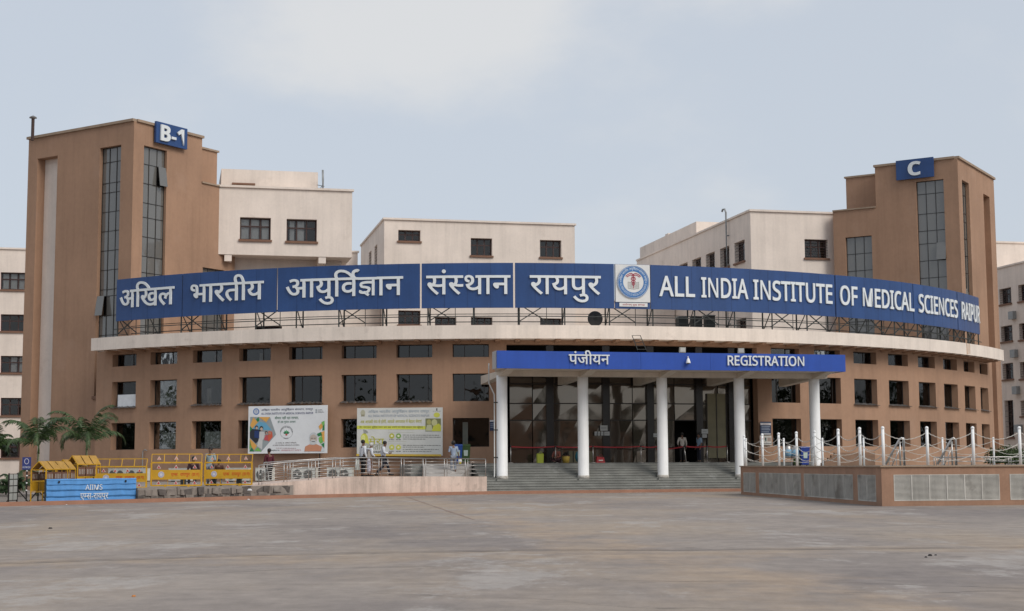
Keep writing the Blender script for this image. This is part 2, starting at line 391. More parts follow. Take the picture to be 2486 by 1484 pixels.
def deva(s, off=.007):
    """Devanagari line -> clusters [(verts, faces, x0, x1)], total width (em units)"""
    out = []; x = 0; i = 0; VIR = '\u094d'
    w = .085 + 2 * off
    def add(vf, dx, dy=0): out.append(([(p[0] + dx, p[1] + dy) for p in vf[0]], vf[1]))
    while i < len(s):
        ch = s[i]
        if ch == ' ': x += .3; i += 1; continue
        if ch not in CONS:
            add(glyph(ch, off), x); x += advance(ch); i += 1; continue
        reph = False
        if ch == '\u0930' and s[i + 1:i + 2] == VIR: reph = True; i += 2
        base = []
        while i < len(s) and s[i] in CONS:
            if s[i:i + 3] == '\u091c\u094d\u091e': base.append('JN'); i += 3; break
            if s[i + 1:i + 2] == VIR and s[i + 2:i + 3] in CONS and s[i + 2:i + 3] != '': base.append(s[i] + VIR); i += 2
            elif s[i + 1:i + 2] == VIR: base.append(s[i]); i += 1; break
            else: base.append(s[i]); i += 1; break
        marks = []
        while i < len(s) and s[i] not in CONS and s[i] != ' ' and 0x0900 <= ord(s[i]) <= 0x094f and not (0x904 <= ord(s[i]) <= 0x914): marks.append(s[i]); i += 1
        if '\u093f' in marks:
            add(glyph('\u093f', off), x); x += advance('\u093f'); marks.remove('\u093f')
        for b in base:
            if b == 'JN':
                ps, a = jnya(off)
                for p in ps: add(p, x)
                x += a
            elif len(b) == 2:
                c = b[0]; a = advance(c); cut = a - (.20 if c != '\u092b' else .12)
                add(clipx(*glyph(c, off), cut), x); x += cut
            else: add(glyph(b, off), x); x += advance(b)
        for m in marks:
            add(glyph(m, off), x)
            if m in '\u093e\u0940\u094b\u094c\u0949': x += advance(m)
        if reph:
            add(stroke(curve_pts([(.0, .6), (-.06, .70), (-.03, .82), (.08, .86), (.12, .83)]), w), x - .1)
    return out, x
def SB(s):
    # sans-serif bold letters and digits
    o = ''
    for c in s:
        if 'A' <= c <= 'Z': o += chr(0x1D5D4 + ord(c) - 65)
        elif 'a' <= c <= 'z': o += chr(0x1D5EE + ord(c) - 97)
        elif '0' <= c <= '9': o += chr(0x1D7EC + ord(c) - 48)
        else: o += c
    return o
def SR_(s):
    # sans-serif upright letters and digits
    return ''.join(chr(0x1D5A0 + ord(c) - 65) if 'A' <= c <= 'Z' else chr(0x1D5BA + ord(c) - 97) if 'a' <= c <= 'z' else chr(0x1D7E2 + ord(c) - 48) if '0' <= c <= '9' else c for c in s)
def latin(s, off=.012, sp=1.0):
    v, f = _raw(s, off, sp); return [(v, f)], (_xmax(v) if v else 0)
# ------------------------------------------------------------------ ground
def ground_material():
    m = bpy.data.materials.new('weathered_concrete'); m.use_nodes = True; t = m.node_tree; nd = t.nodes; L = t.links.new; b = nd['Principled BSDF']
    b.inputs['Roughness'].default_value = .82; b.inputs['Specular IOR Level'].default_value = .35
    geo = nd.new('ShaderNodeNewGeometry')
    def noise(sc, det, rg, scale=(1, 1, 1), loc=(0, 0, 0)):
        mp = nd.new('ShaderNodeMapping'); mp.inputs['Scale'].default_value = scale; mp.inputs['Location'].default_value = loc; L(geo.outputs['Position'], mp.inputs[0])
        n = nd.new('ShaderNodeTexNoise'); n.inputs['Scale'].default_value = sc; n.inputs['Detail'].default_value = det; n.inputs['Roughness'].default_value = rg; L(mp.outputs[0], n.inputs['Vector']); return n.outputs[0]
    def mr(src, a, bb, c, d):
        r = nd.new('ShaderNodeMapRange'); r.inputs[1].default_value = a; r.inputs[2].default_value = bb; r.inputs[3].default_value = c; r.inputs[4].default_value = d; L(src, r.inputs[0]); return r.outputs[0]
    def mix(a, bcol, fac):
        x = nd.new('ShaderNodeMix'); x.data_type = 'RGBA'; L(fac, x.inputs['Factor'])
        if isinstance(a, tuple): x.inputs['A'].default_value = (*a, 1)
        else: L(a, x.inputs['A'])
        x.inputs['B'].default_value = (*bcol, 1); return x.outputs['Result']
    c = mix((.305, .260, .226), (.208, .178, .164), mr(noise(.085, 7, .66, (1, .55, 1), (1.5, 3, 0)), .44, .60, 0, 1))          # big dark damp areas
    c = mix(c, (.35, .275, .205), mr(noise(.16, 6, .62, (1, .45, 1), (20, 5, 0)), .47, .64, 0, .75))                    # tan dust drifts
    c = mix(c, (.385, .35, .322), mr(noise(.35, 8, .74, (1, .5, 1), (7, 31, 0)), .545, .60, 0, .65))                  # pale worn laitance
    c = mix(c, (.175, .152, .138), mr(noise(.55, 7, .72, (1, .5, 1), (3, 11, 0)), .60, .64, 0, .4))                   # oil and tyre marks
    def band(p, q, w_, loc):      # dust that gathers along a joint between two ground points
        d = (q - p).normalized(); nn = Vector((-d.y, d.x, 0)); dp = nd.new('ShaderNodeVectorMath'); dp.operation = 'DOT_PRODUCT'; dp.inputs[1].default_value = nn; L(geo.outputs['Position'], dp.inputs[0])
        sb = nd.new('ShaderNodeMath'); sb.operation = 'SUBTRACT'; L(dp.outputs['Value'], sb.inputs[0]); sb.inputs[1].default_value = p.dot(nn)
        wv = nd.new('ShaderNodeMath'); wv.operation = 'ADD'; L(sb.outputs[0], wv.inputs[0]); L(mr(noise(.5, 5, .6, (1, 1, 1), loc), .3, .7, -w_ * .8, w_ * .8), wv.inputs[1])
        ab = nd.new('ShaderNodeMath'); ab.operation = 'ABSOLUTE'; L(wv.outputs[0], ab.inputs[0]); m1 = mr(ab.outputs[0], w_, w_ * .25, 0, 1)
        ml = nd.new('ShaderNodeMath'); ml.operation = 'MULTIPLY'; L(m1, ml.inputs[0]); L(mr(noise(.8, 6, .65, (1, .6, 1), loc), .35, .6, 0, .75), ml.inputs[1]); return ml.outputs[0]
    A_, B_ = atz(0, 1368, 0), atz(2486, 1331, 0); c = mix(c, (.36, .275, .20), band(A_, B_, 1.5, (4, 9, 0)))
    A_, B_ = atz(985, 1206, 0), atz(1560, 1345, 0); c = mix(c, (.38, .285, .205), band(A_, B_, 1.3, (14, 2, 0)))
    sc = nd.new('ShaderNodeVectorMath'); sc.operation = 'SCALE'; L(c, sc.inputs[0]); L(mr(noise(2.6, 8, .72, (1, .6, 1)), .3, .7, .80, 1.14), sc.inputs['Scale'])
    s3 = nd.new('ShaderNodeVectorMath'); s3.operation = 'SCALE'; L(sc.outputs[0], s3.inputs[0]); L(mr(noise(1.3, 8, .74, (.35, 1.2, 1), (5, 5, 0)), .35, .65, .90, 1.08), s3.inputs['Scale'])      # lengthwise tyre and sweeping streaks
    s2 = nd.new('ShaderNodeVectorMath'); s2.operation = 'SCALE'; L(s3.outputs[0], s2.inputs[0]); L(mr(noise(70, 4, .7), .25, .75, .86, 1.12), s2.inputs['Scale'])
    L(s2.outputs[0], b.inputs['Base Color'])
    bp = nd.new('ShaderNodeBump'); bp.inputs['Strength'].default_value = .35; bp.inputs['Distance'].default_value = .02; L(noise(14, 6, .65), bp.inputs['Height']); L(bp.outputs[0], b.inputs['Normal'])
    return m
GROUND = ground_material()
g = MB().quad((-700, -700, 0), (700, -700, 0), (700, 900, 0), (-700, 900, 0)).build('car_park', GROUND); struct(g)
JOINT = mat('expansion_joint', (.115, .10, .09), .95, .35, 5); DUST = mat('tan_dust', (.34, .265, .195), .95, .25, 2.5); REDL = mat('old_red_line', (.27, .19, .15), .9, .4, 5)
def strip(pts, w, z, jit=0.0):
    mb = MB(); P = [Vector((p[0], p[1], z)) for p in pts]; Q = []
    for a, b in zip(P, P[1:]):
        k = max(1, int((b - a).length / .6)); Q += [a + (b - a) * i / k for i in range(k)]
    Q.append(P[-1])
    for i, p in enumerate(Q):
        d = (Q[min(i + 1, len(Q) - 1)] - Q[max(i - 1, 0)]).normalized(); nn = Vector((-d.y, d.x, 0)); ww = w * (1 + random.uniform(-jit, jit))
        mb.v += [p - nn * ww / 2, p + nn * ww / 2]
        if i: k = 2 * i; mb.f.append((k - 2, k, k + 1, k - 1))
    return mb
jl = [atz(x, y, 0) for x, y in ((-60, 1373), (0, 1370), (640, 1349), (1300, 1337), (1560, 1337), (2000, 1334), (2560, 1330))]
strip(jl, .045, .004, .5).build('expansion_joint', JOINT, g)
strip([p + Vector((0, .32, 0)) for p in jl], .025, .004, .6).build('expansion_joint', JOINT, g)
strip([atz(x, y, 0) for x, y in ((985, 1206), (1060, 1232), (1150, 1262))], .07, .004, .7).build('old_paint_line', REDL, g)
rk = random.Random(5)
for (px, py, ang, n_) in ((300, 1400, .2, 16), (900, 1440, -.3, 18), (1500, 1410, .1, 20), (2050, 1440, .35, 16), (1750, 1290, -.1, 18), (600, 1290, .15, 18), (2250, 1300, -.2, 14), (1180, 1268, -.9, 12)):
    p_ = atz(px, py, 0); pts = [p_]; a_ = ang
    for k in range(n_): a_ += rk.uniform(-.5, .5); a_ = a_ * .85 + ang * .15; pts.append(pts[-1] + Vector((math.cos(a_), math.sin(a_), 0)) * rk.uniform(.15, .4))
    strip(pts, .014, .004, .7).build('hairline_crack', JOINT, g)
# kerb along the drive: diagonal on the left, then along the steps
KL = [atz(x, y, 0) for x, y in ((-260, 1237), (0, 1229.8), (425, 1218.7), (607, 1213.2), (900, 1206), (1214, 1200), (1700, 1194.3), (1900, 1192.4))]
def offset(pts, w):
    o = []
    for i, p in enumerate(pts):
        d = (pts[min(i + 1, len(pts) - 1)] - pts[max(i - 1, 0)]).normalized(); o.append(p + Vector((-d.y, d.x, 0)) * w)
    return o
KB = offset(KL, .28)
mb = MB()
for i in range(len(KL) - 1):
    a, b, c, d = KL[i], KL[i + 1], KB[i + 1], KB[i]
    mb.hexa([a, b, c, d] + [q + Vector((0, 0, .15)) for q in (a, b, c, d)])
struct(mb.build('kerb', KERB))
def kerbpt(px, back):
    for a, b in zip(KL, KL[1:]):
        p = onplane(px, 1200, a, b); p.z = 0; t = (p - a).dot(b - a) / (b - a).length_squared
        if -.001 <= t <= 1.001: d = (b - a).normalized(); return p + Vector((-d.y, d.x, 0)) * back
    return p
def kdep(px, back):
    p = aty(px, 1150, kerbpt(px, 0).y + back); p.z = 0; return p
# service yard behind the kerb on the left
yard = [KB[0], KB[1], KB[2], W(-40, 15), W(-70, 15), W(-70, 45)]
struct(MB().quad(*[Vector((p.x, p.y, .03)) for p in yard]).build('yard_paving', mat('yard_paving', (.20, .17, .145), .9, .25, .8, .2, 20)))
# raised rubble plinth carrying the barricades
PZ = .57
f0, f1, f2, f3 = [kdep(x, .6) for x in (335, 430, 560, 704)]
pl = [kdep(240, 2.0), kdep(332, 2.0), f0, f1, f2, f3, W(-10.5, 40.5), W(-27.5, 27.4), W(-30.5, 30)]
struct(MB().quad(*[Vector((q.x, q.y, .125)) for q in (KB[4], KB[5], KB[6], KB[7], W(12, 44.5), W(-9.9, 44.5), W(-12, 44))]).build('step_apron', mat('apron_paving', (.27, .25, .23), .85, .2, 1.2)))
plo = thing('rubble_plinth', 'low raised ledge of broken rubble masonry under the yellow barricades', 'ledge', (f0.x, f0.y, 0))
MB().prism([p for p in pl], 0, PZ).build('core', mat('plinth_top', (.27, .235, .205), .9, .2, 1.5, .3, 20), plo)
fr = [f0, f1, f2, f3]; cnt = 0
for a, b in zip(fr, fr[1:]):
    L_ = (b - a).length; d = (b - a).normalized(); nn = Vector((d.y, -d.x, 0)); x = 0
    rows = [(0, .27), (.27, .55)]
    for (za, zb) in rows:
        x = random.uniform(-.1, 0)
        while x < L_:
            wd = random.uniform(.16, .5); e = random.uniform(.0, .09); zt = zb + random.uniform(-.09, .03); x1 = min(x + wd - .02, L_)
            q = MB(); p0 = a + d * max(x, 0); p1 = a + d * x1
            if x1 - x > .08:
                j = lambda: Vector((random.uniform(-.03, .03), random.uniform(-.03, .03), random.uniform(-.03, .03)))
                q.hexa([p0 + nn * e + Vector((0, 0, za)) + j(), p1 + nn * e + Vector((0, 0, za)) + j(), p1 - nn * .05 + Vector((0, 0, za)), p0 - nn * .05 + Vector((0, 0, za)),
                        p0 + nn * (e * .7) + Vector((0, 0, zt)) + j(), p1 + nn * (e * .7) + Vector((0, 0, zt)) + j(), p1 - nn * .05 + Vector((0, 0, zt)), p0 - nn * .05 + Vector((0, 0, zt))])
                q.build('stone', RUBBLE if random.random() < .7 else mat('rubble_dark', (.11, .095, .085), .95, .3, 4, .5, 14), plo)
            x += wd
# entrance steps and platform
st = thing('entrance_steps', 'wide grey granite steps rising to the glass entrance under the canopy', 'steps', tuple(W(0, 43.5)))
V0 = 41.6; ZP = 1.51; RISE = .1266
for i in range(11):
    z1 = ZP - RISE * i; v0 = V0 + .3 * i
    mb = MB()
    if i == 0: pts = [W(-9.75, 36.5), W(12, 36.5), W(12, V0), W(-9.75, V0)]
    else: pts = [W(-9.75, v0 - .32), W(12, v0 - .32), W(12, v0), W(-9.75, v0)]
    mb.prism(pts, .02, z1 - .028)
    tr = [W(-9.75, v0 - .3 - (5 if i == 0 else 0)), W(12, v0 - .3 - (5 if i == 0 else 0)), W(12, v0 + .03), W(-9.75, v0 + .03)]
    mb.prism(tr, z1 - .024, z1)
    mb.build('step', GRANITE, st)
# podium to the right
VL = atz(1799, 1200.5, 0); VC = atz(2142, 1229.5, 0); VR = VC + (atz(2486, 1226, 0) - VC) * 2.4
PODZ = 1.30
podium = MB().prism([VL + Vector((.2, 0, 0)), VC + Vector((.2, .2, 0)), VR + Vector((0, .2, 0)), W(60, 30), W(27, 26), W(12.02, 37), W(12.02, 44.9)], .01, PODZ).build('podium', PODIUM); struct(podium)

# ------------------------------------------------------------------ the curved entrance block
G0, DTH, HW = .2368, .0791, .0254
ctr = pol(0, RF)
blk = thing('entrance_block', 'curved brown rendered entrance block with rows of square windows under the cream slab', 'building', (ctr.x, ctr.y, 0))
PA = arcmap(RF); ENDA = .852
angs = [-(G0 + (7 - k) * DTH) for k in range(8)] + [G0 + k * DTH for k in range(8)]
ROWS = [(2.41, 3.98), (4.89, 6.40), (7.30, 8.02)]
holes = [(a - HW, a + HW, z0, z1) for a in angs for z0, z1 in ROWS]
EH = (-.187, .187, ZP, 7.98)
mb = grid_wall(MB(), PA, -ENDA, ENDA, 0, 8.24, holes + [EH], .5, .028)
mb.quad(pol(-ENDA, RF, 0), pol(-ENDA, RF, 8.24), pol(-ENDA, RF - 3, 8.24), pol(-ENDA, RF - 3, 0)); mb.quad(pol(ENDA, RF, 0), pol(ENDA, RF - 3, 0), pol(ENDA, RF - 3, 8.24), pol(ENDA, RF, 8.24))
mb.build('wall', BROWN, blk)
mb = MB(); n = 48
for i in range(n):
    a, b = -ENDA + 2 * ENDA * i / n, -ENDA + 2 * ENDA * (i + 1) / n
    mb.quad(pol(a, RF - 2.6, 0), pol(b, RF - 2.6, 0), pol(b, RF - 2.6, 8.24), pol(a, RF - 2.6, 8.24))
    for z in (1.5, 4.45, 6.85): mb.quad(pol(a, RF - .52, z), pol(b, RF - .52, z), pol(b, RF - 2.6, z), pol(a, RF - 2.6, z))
mb.build('dark_inner_shell', mat('near_black_inner', (.018, .016, .015), .9, .3, .7), blk)  # near-black shell: the dimness of the rooms is put into its colour
# projecting cream roof slab
mb = MB(); RS = 40.3; n = 64; E0, E1 = cyl(221, 840, 40.3)[0], cyl(2437, 868, 40.3)[0]; print('slab', E0, E1)
base = len(mb.v)
for i in range(n + 1):
    a = E0 + (E1 - E0) * i / n
    mb.v += [pol(a, RS, 8.22), pol(a, RS, 8.95), pol(a, RS - 6, 8.95), pol(a, RS - 6, 8.22)]
    if i:
        p, q = 4 * (i - 1), 4 * i
        for k in range(4): mb.f.append((p + k, q + k, q + (k + 1) % 4, p + (k + 1) % 4))
mb.f += [(0, 1, 2, 3), (4 * n + 3, 4 * n + 2, 4 * n + 1, 4 * n)]
slab = mb.build('roof_slab', SLABC, blk)
for i in range(1, 60):   # short ribs under the overhang
    a = E0 + (E1 - E0) * i / 60; q = MB(); q.hexa([pol(a - .003, 40.15, 8.12), pol(a + .003, 40.15, 8.12), pol(a + .003, 39.25, 8.06), pol(a - .003, 39.25, 8.06), pol(a - .003, 40.15, 8.215), pol(a + .003, 40.15, 8.215), pol(a + .003, 39.25, 8.215), pol(a - .003, 39.25, 8.215)])
    q.build('soffit_rib', BROWN, slab)
ra = cyl(2347, 850, RS)[0]
for k, (da, w_) in enumerate(((0, .10), (.006, .05), (.0105, .06))):
    q = MB(); q.quad(pol(ra + da, RS + .004, 8.24 + .03 * k), pol(ra + da + w_ / RS, RS + .004, 8.24 + .03 * k), pol(ra + da + w_ / RS, RS + .004, 8.95), pol(ra + da, RS + .004, 8.95)); q.build('rust_streak', RUSTST, slab)
# windows of the curved block
def corr_ledge(wn, P, t0, t1, z):
    q = MB(); n = 36
    for k in range(n + 1):
        t = t0 + (t1 - t0) * k / n; dz = .018 * math.sin(k * math.pi / 2) + .012 * math.sin(k * .7)
        q.v += [P(t, z + dz - .10 + random.uniform(-.008, .004), -.16), P(t, z + .02 + dz, .30)]
        if k: i0 = 2 * k - 2; q.f.append((i0, i0 + 2, i0 + 3, i0 + 1))
    q.build('tin_ledge', TIN, wn)
for ci, a in enumerate(angs):
    for ri, (z0, z1) in enumerate(ROWS):
        h = (a - HW, a + HW, z0, z1)
        refl = ci in (4, 5, 6, 7) and ri > 0 or (ci in (8, 9) and ri == 1)
        cols = (0, .32, .86, 1) if refl else ((0, .66, 1) if ri == 2 else (0, 1))
        wn = window(blk, PA, h, .49, cols, (0, 1), ALU, GLM if refl else GL, .035, None, (), 0, tu=1 / RF)
        rnd_ = random.Random(ci * 7 + ri * 31)
        if rnd_.random() < .5 and not (ri == 0 and ci in (1, 2, 12, 13, 14)):      # blinds, boards and lockers standing behind the glass
            c0 = a - HW + 2 * HW * rnd_.uniform(.05, .55); c1 = c0 + 2 * HW * rnd_.uniform(.12, .38); zt = z0 + (z1 - z0) * rnd_.uniform(.45, 1.0); q = MB(); mapbox(q, PA, c0, min(c1, a + HW), z0, zt, .62, .66); q.build('blind', (mat('blind_grey', (.20, .19, .175), .9, .2, 3), mat('blind_brown', (.09, .065, .05), .9, .2, 3), BOARD)[rnd_.randrange(3)], wn)
        if ri == 1 and ci not in (7, 8, 9): corr_ledge(wn, PA, h[0] - .002, h[1] + .002, z0 + .06)
        if ri == 0 and ci in (1, 2, 12, 13, 14):
            q = MB(); c0 = a - HW * (.55 if ci < 8 else .9); mapbox(q, PA, c0, c0 + HW * 1.35, z0, z0 + (.98 if ci < 8 else .75), .65, .7); q.build('partition_board', BOARD, wn)
        if ri == 1 and ci == 0:
            q = MB(); mapbox(q, PA, a - HW * .7, a + HW * .9, z0 + .05, z0 + .75, .2, .32); q.build('draped_sheet', CURTAIN, wn)
# glass curtain wall of the entrance
pil = [cyl(x, 1050, 38.9)[0] for x in (1336, 1473, 1581, 1700, 1779)]
bays = [EH[0]] + pil + [EH[1]]
PG = arcmap(RF - .5); RZ = [ZP, 3.85, 4.77, 5.85, 6.95, 7.98]
for p in pil:
    q = MB(); mapbox(q, PG, p - .0052, p + .0052, ZP, 7.98, -.18, .1); q.build('pilaster', PILASTER, blk)
cw = MB()
for z in RZ[1:-1]:
    for i in range(len(bays) - 1): mapbox(cw, PG, bays[i] + .004, bays[i + 1] - .004, z - .03, z + .03, -.03, .03)
curtain_wall = cw.build('curtain_wall', ALU, blk)
for i in range(len(bays) - 1):
    a, b = bays[i] + .0048, bays[i + 1] - .0048; mid = a + (b - a) * (.62 if i % 2 == 0 else .5)
    for (c, d) in ((a, mid - .0006), (mid + .0006, b)):
        for j in range(5):
            if j == 4: continue                              # the top lights stand open
            if i == 3 and j == 0 and d > mid: continue       # the open doorway
            t1_, t2_ = random.uniform(-.012, .012), random.uniform(-.012, .012); q = MB(); z0, z1 = RZ[j] + .01, RZ[j + 1] - .01
            q.hexa([PG(c, z0, t1_ + .0), PG(d, z0, -t1_), PG(d, z0, .02 - t1_), PG(c, z0, .02 + t1_), PG(c, z1, t2_), PG(d, z1, -t2_), PG(d, z1, .02 - t2_), PG(c, z1, .02 + t2_)])
            q.build('pane', GLE, curtain_wall)

# ------------------------------------------------------------------ rooftop name sign
SR = 38.9; SZ0, SZ1 = 10.04, 12.53
so = pol(0, SR)
sign = thing('rooftop_sign', 'long curved blue rooftop sign with white hospital lettering on a steel frame', 'sign', (so.x, so.y, 8.95))
def sa(px): return cyl(px, 715, SR)[0]
def panel(x0, x1, z0=SZ0, z1=SZ1, m=BLUE, th=.12, R=SR, name='sign_panel', sub=None, a0=None, a1=None):
    a0 = sa(x0) if a0 is None else a0; a1 = sa(x1) if a1 is None else a1; n = max(2, int((a1 - a0) / .02)); mb = MB()
    for i in range(n + 1):
        a = a0 + (a1 - a0) * i / n; mb.v += [pol(a, R, z0), pol(a, R, z1), pol(a, R - th, z1), pol(a, R - th, z0)]
        if i:
            p, q = 4 * (i - 1), 4 * i
            for k in range(4): mb.f.append((p + k, p + (k + 1) % 4, q + (k + 1) % 4, q + k))
    mb.f += [(3, 2, 1, 0), (4 * n, 4 * n + 1, 4 * n + 2, 4 * n + 3)]
    ob = mb.build(name, m, sub or sign)
    if m is BLUE and a1 - a0 > .04:
        ns = max(2, round((a1 - a0) * R / 1.22))
        for k in range(1, ns):
            a = a0 + (a1 - a0) * k / ns; q = MB(); q.quad(pol(a - .00018, R + .003, z0), pol(a + .00018, R + .003, z0), pol(a + .00018, R + .003, z1), pol(a - .00018, R + .003, z1)); q.build('sheet_seam', mat('seam_navy', (.010, .024, .08), .6, .1, 3), ob)
    return ob
def arc_word(parts, width, a0, a1, zb, sx_h, R, parent, th=.09, mtl=None, name='letter'):
    k = (a1 - a0) / width
    groups = parts
    for vf in groups:
        if not vf[0]: continue
        xc = (min(p[0] for p in vf[0]) + max(p[0] for p in vf[0])) / 2; ac = a0 + xc * k
        o = pol(ac, R); tx, ty = math.cos(TH + ac), math.sin(TH + ac); nx, ny = math.sin(TH + ac), -math.cos(TH + ac)
        T = lambda x, y, d: (o.x + tx * (x - xc) * k * R + nx * d, o.y + ty * (x - xc) * k * R + ny * d, zb + y * sx_h)
        MB().flat2d(vf, T, th).build(name, mtl or LETTER, parent)
def letters(word, off=.016, bold=False):
    fn = SB if bold else SR_; word = fn(word); out = []; IB = fn('I'); IX = _xmax(_raw(IB)[0])
    for i, ch in enumerate(word):
        if ch == ' ': continue
        dx = (_xmax(_raw(word[:i] + IB)[0]) - IX) if i else 0
        v, f = _raw(ch, off); out.append(([(p[0] + dx, p[1]) for p in v], f))
    x0 = min(p[0] for q in out for p in q[0]); out = [([(p[0] - x0, p[1]) for p in q[0]], q[1]) for q in out]
    return out, max(p[0] for q in out for p in q[0])
def trim(res):
    out, w = res; out = [q for q in out if q[0]]; x0 = min(p[0] for q in out for p in q[0]); out = [([(p[0] - x0, p[1]) for p in q[0]], q[1]) for q in out]
    return out, max(p[0] for q in out for p in q[0])
ZBD = cyl(1370, 714.5, SR)[1]; HD = (cyl(1370, 670, SR)[1] - ZBD) / .622
ZBL = cyl(1642, 719.5, SR)[1]; HL = (cyl(1640, 674, SR)[1] - ZBL) / .69
for (x0, x1, words) in ((283, 441, [('अखिल', 293.7, 424.1)]), (444, 670.5, [('भारतीय', 464.6, 640.9)]), (674, 1019, [('आयुर्विज्ञान', 695.4, 979)]),
                        (1023.5, 1246, [('संस्थान', 1035.1, 1239.5)]), (1250.5, 1491, [('रायपुर', 1286, 1458.3)])):
    pn = panel(x0, x1)
    for wd, p0, p1 in words:
        pr, wdt = trim(deva(wd)); arc_word(pr, wdt, sa(p0), sa(p1), ZBD, HD, SR + .02, pn, .07)
for (x0, x1, words) in ((1580, 2026, [('ALL', 1599.5, 1685.9), ('INDIA', 1701.5, 1814.8), ('INSTITUTE', 1827.5, 2018.5)]), (2029.5, 2216, [('OF', 2037.6, 2079.4), ('MEDICAL', 2092.6, 2216)]),
                        (2217.5, 2322.5, [('SCIENCES', 2227.7, 2321)]), (2324, 2375.5, [('RAIPUR', 2331.2, 2374)])):
    pn = panel(x0, x1)
    for wd, p0, p1 in words:
        pr, wdt = letters(wd); arc_word(pr, wdt, sa(p0), sa(p1), ZBL, HL, SR + .02, pn, .07)
# emblem panel
def emblem(parent, T, r, ring, ink, white, detail=True):
    """round institute emblem: rings, caduceus over an open book; T(x, y, d)"""
    def disc(rr, d, m, nm, th=.004, inner=0):
        n = 48; v = [(rr * math.cos(2 * math.pi * k / n), rr * math.sin(2 * math.pi * k / n)) for k in range(n)]
        if inner:
            v += [(inner * math.cos(2 * math.pi * k / n), inner * math.sin(2 * math.pi * k / n)) for k in range(n)]
            f = [(k, (k + 1) % n, n + (k + 1) % n, n + k) for k in range(n)]
        else: f = [tuple(range(n))]
        MB().flat2d((v, f), lambda x, y, dd: T(x, y, d + dd), th).build(nm, m, parent)
    disc(r, 0, white, 'emblem_disc', .05 * r); e = .05 * r
    disc(r * .93, e, ring, 'emblem_ring', .01 * r, r * .64); disc(r * .985, e, ring, 'emblem_rim', .01 * r, r * .955)
    e += .012 * r
    def put(vf, m, nm): MB().flat2d(vf, lambda x, y, dd: T(x * r, y * r, e + dd), 0).build(nm, m, parent)
    put(stroke([(0, .5), (0, -.38)], .05), ink, 'staff')
    for sgn in (-1, 1):
        put(stroke(curve_pts([(0, .40), (sgn * .12, .52), (sgn * .34, .44), (sgn * .47, .33)]), .05), ink, 'wing')
        put(stroke(curve_pts([(0, .34), (sgn * .14, .42), (sgn * .3, .36), (sgn * .40, .29)]), .05), ink, 'wing')
        put(stroke(curve_pts([(sgn * .13, .30), (-sgn * .15, .18), (sgn * .12, .04), (-sgn * .08, -.1), (0, -.22)]), .045), ink, 'serpent')
        dk = flat((120, 118, 110))
        put(stroke([(0, -.43), (sgn * .33, -.38), (sgn * .33, .0), (sgn * .05, -.06)], .025), dk, 'book_page')
        for k in range(5): put(stroke([(sgn * .05, -.12 - .055 * k), (sgn * .29, -.07 - .06 * k)], .014), dk, 'book_line')
    if detail:
        for (txt, isd, rr, flip) in (('अखिल भारतीय आयुर्विज्ञान संस्थान रायपुर', True, .74, False), ('ALL INDIA INSTITUTE OF MEDICAL SCIENCES RAIPUR', False, .84, True)):
            ps, wd = trim(deva(txt, .004)) if isd else trim((letters(txt, 0)[0], 0)); span = math.pi * (.96 if isd else .92)
            mbx = MB(); hh = .115 / .62
            for vf in ps:
                if flip: v2 = [(math.cos(math.pi + (math.pi - span) / 2 + span * p[0] / wd) * (rr - p[1] * hh), math.sin(math.pi + (math.pi - span) / 2 + span * p[0] / wd) * (rr - p[1] * hh)) for p in vf[0]]
                else: v2 = [(math.cos(math.pi - (math.pi - span) / 2 - span * p[0] / wd) * (rr + p[1] * hh), math.sin(math.pi - (math.pi - span) / 2 - span * p[0] / wd) * (rr + p[1] * hh)) for p in vf[0]]
                mbx.flat2d((v2, vf[1]), lambda x, y, dd: T(x * r, y * r, e + .001 + dd), 0)
            mbx.build('ring_lettering', flat((205, 215, 225)), parent)
        for sgn in (-1, 1): put(([(sgn * .785 + .045 * math.cos(t * math.pi / 5 + math.pi / 2) * (1 if t % 2 == 0 else .4), .0 + .045 * math.sin(t * math.pi / 5 + math.pi / 2) * (1 if t % 2 == 0 else .4)) for t in range(10)], [tuple(range(10))]), flat((215, 222, 230)), 'star')
RINGB = mat('emblem_blue', lin(62, 112, 168), .5, .06, 3); INK = mat('emblem_red', lin(160, 62, 78), .5, .06, 3); EWH = mat('emblem_white', (.66, .66, .65), .5, .05, 3)
pn = panel(1493.5, 1578)
zw0 = cyl(1536, 734, SR)[1]; zw1 = SZ1 - .02
q = panel(1494, 1577.5, zw0, zw1, EWH, .05, SR + .055, 'white_field', pn)
ec = sa(1536.5); ez = cyl(1536.5, 685.5, SR)[1]; eo = pol(ec, SR + .062); etx, ety, enx, eny = math.cos(TH + ec), math.sin(TH + ec), math.sin(TH + ec), -math.cos(TH + ec)
emb = MB(); emb.hexa([(eo.x + etx * x + enx * d, eo.y + ety * x + eny * d, z) for z in (ez - .3, ez + .3) for x, d in ((-.3, -.02), (.3, -.02), (.3, .004), (-.3, .004))])
er = emb.build('round_emblem', EWH, sign)
emblem(er, lambda x, y, d: (eo.x + etx * x + enx * (d + .006), eo.y + ety * x + eny * (d + .006), ez + y), .93, RINGB, INK, EWH)
zp0 = cyl(1536, 745, SR)[1]; zp1 = cyl(1536, 735.8, SR)[1]
pq = panel(1503, 1571, zp0, zp1, EWH, .04, SR + .05, 'motto_plaque', pn)
pr, wdt = trim(deva('आरोग्यम् सुख सम्पदा', .002)); arc_word(pr, wdt, sa(1510), sa(1564.5), zp0 + .06, (zp1 - zp0) * .62, SR + .056, pq, 0, flat((165, 55, 60)), 'motto_letter')
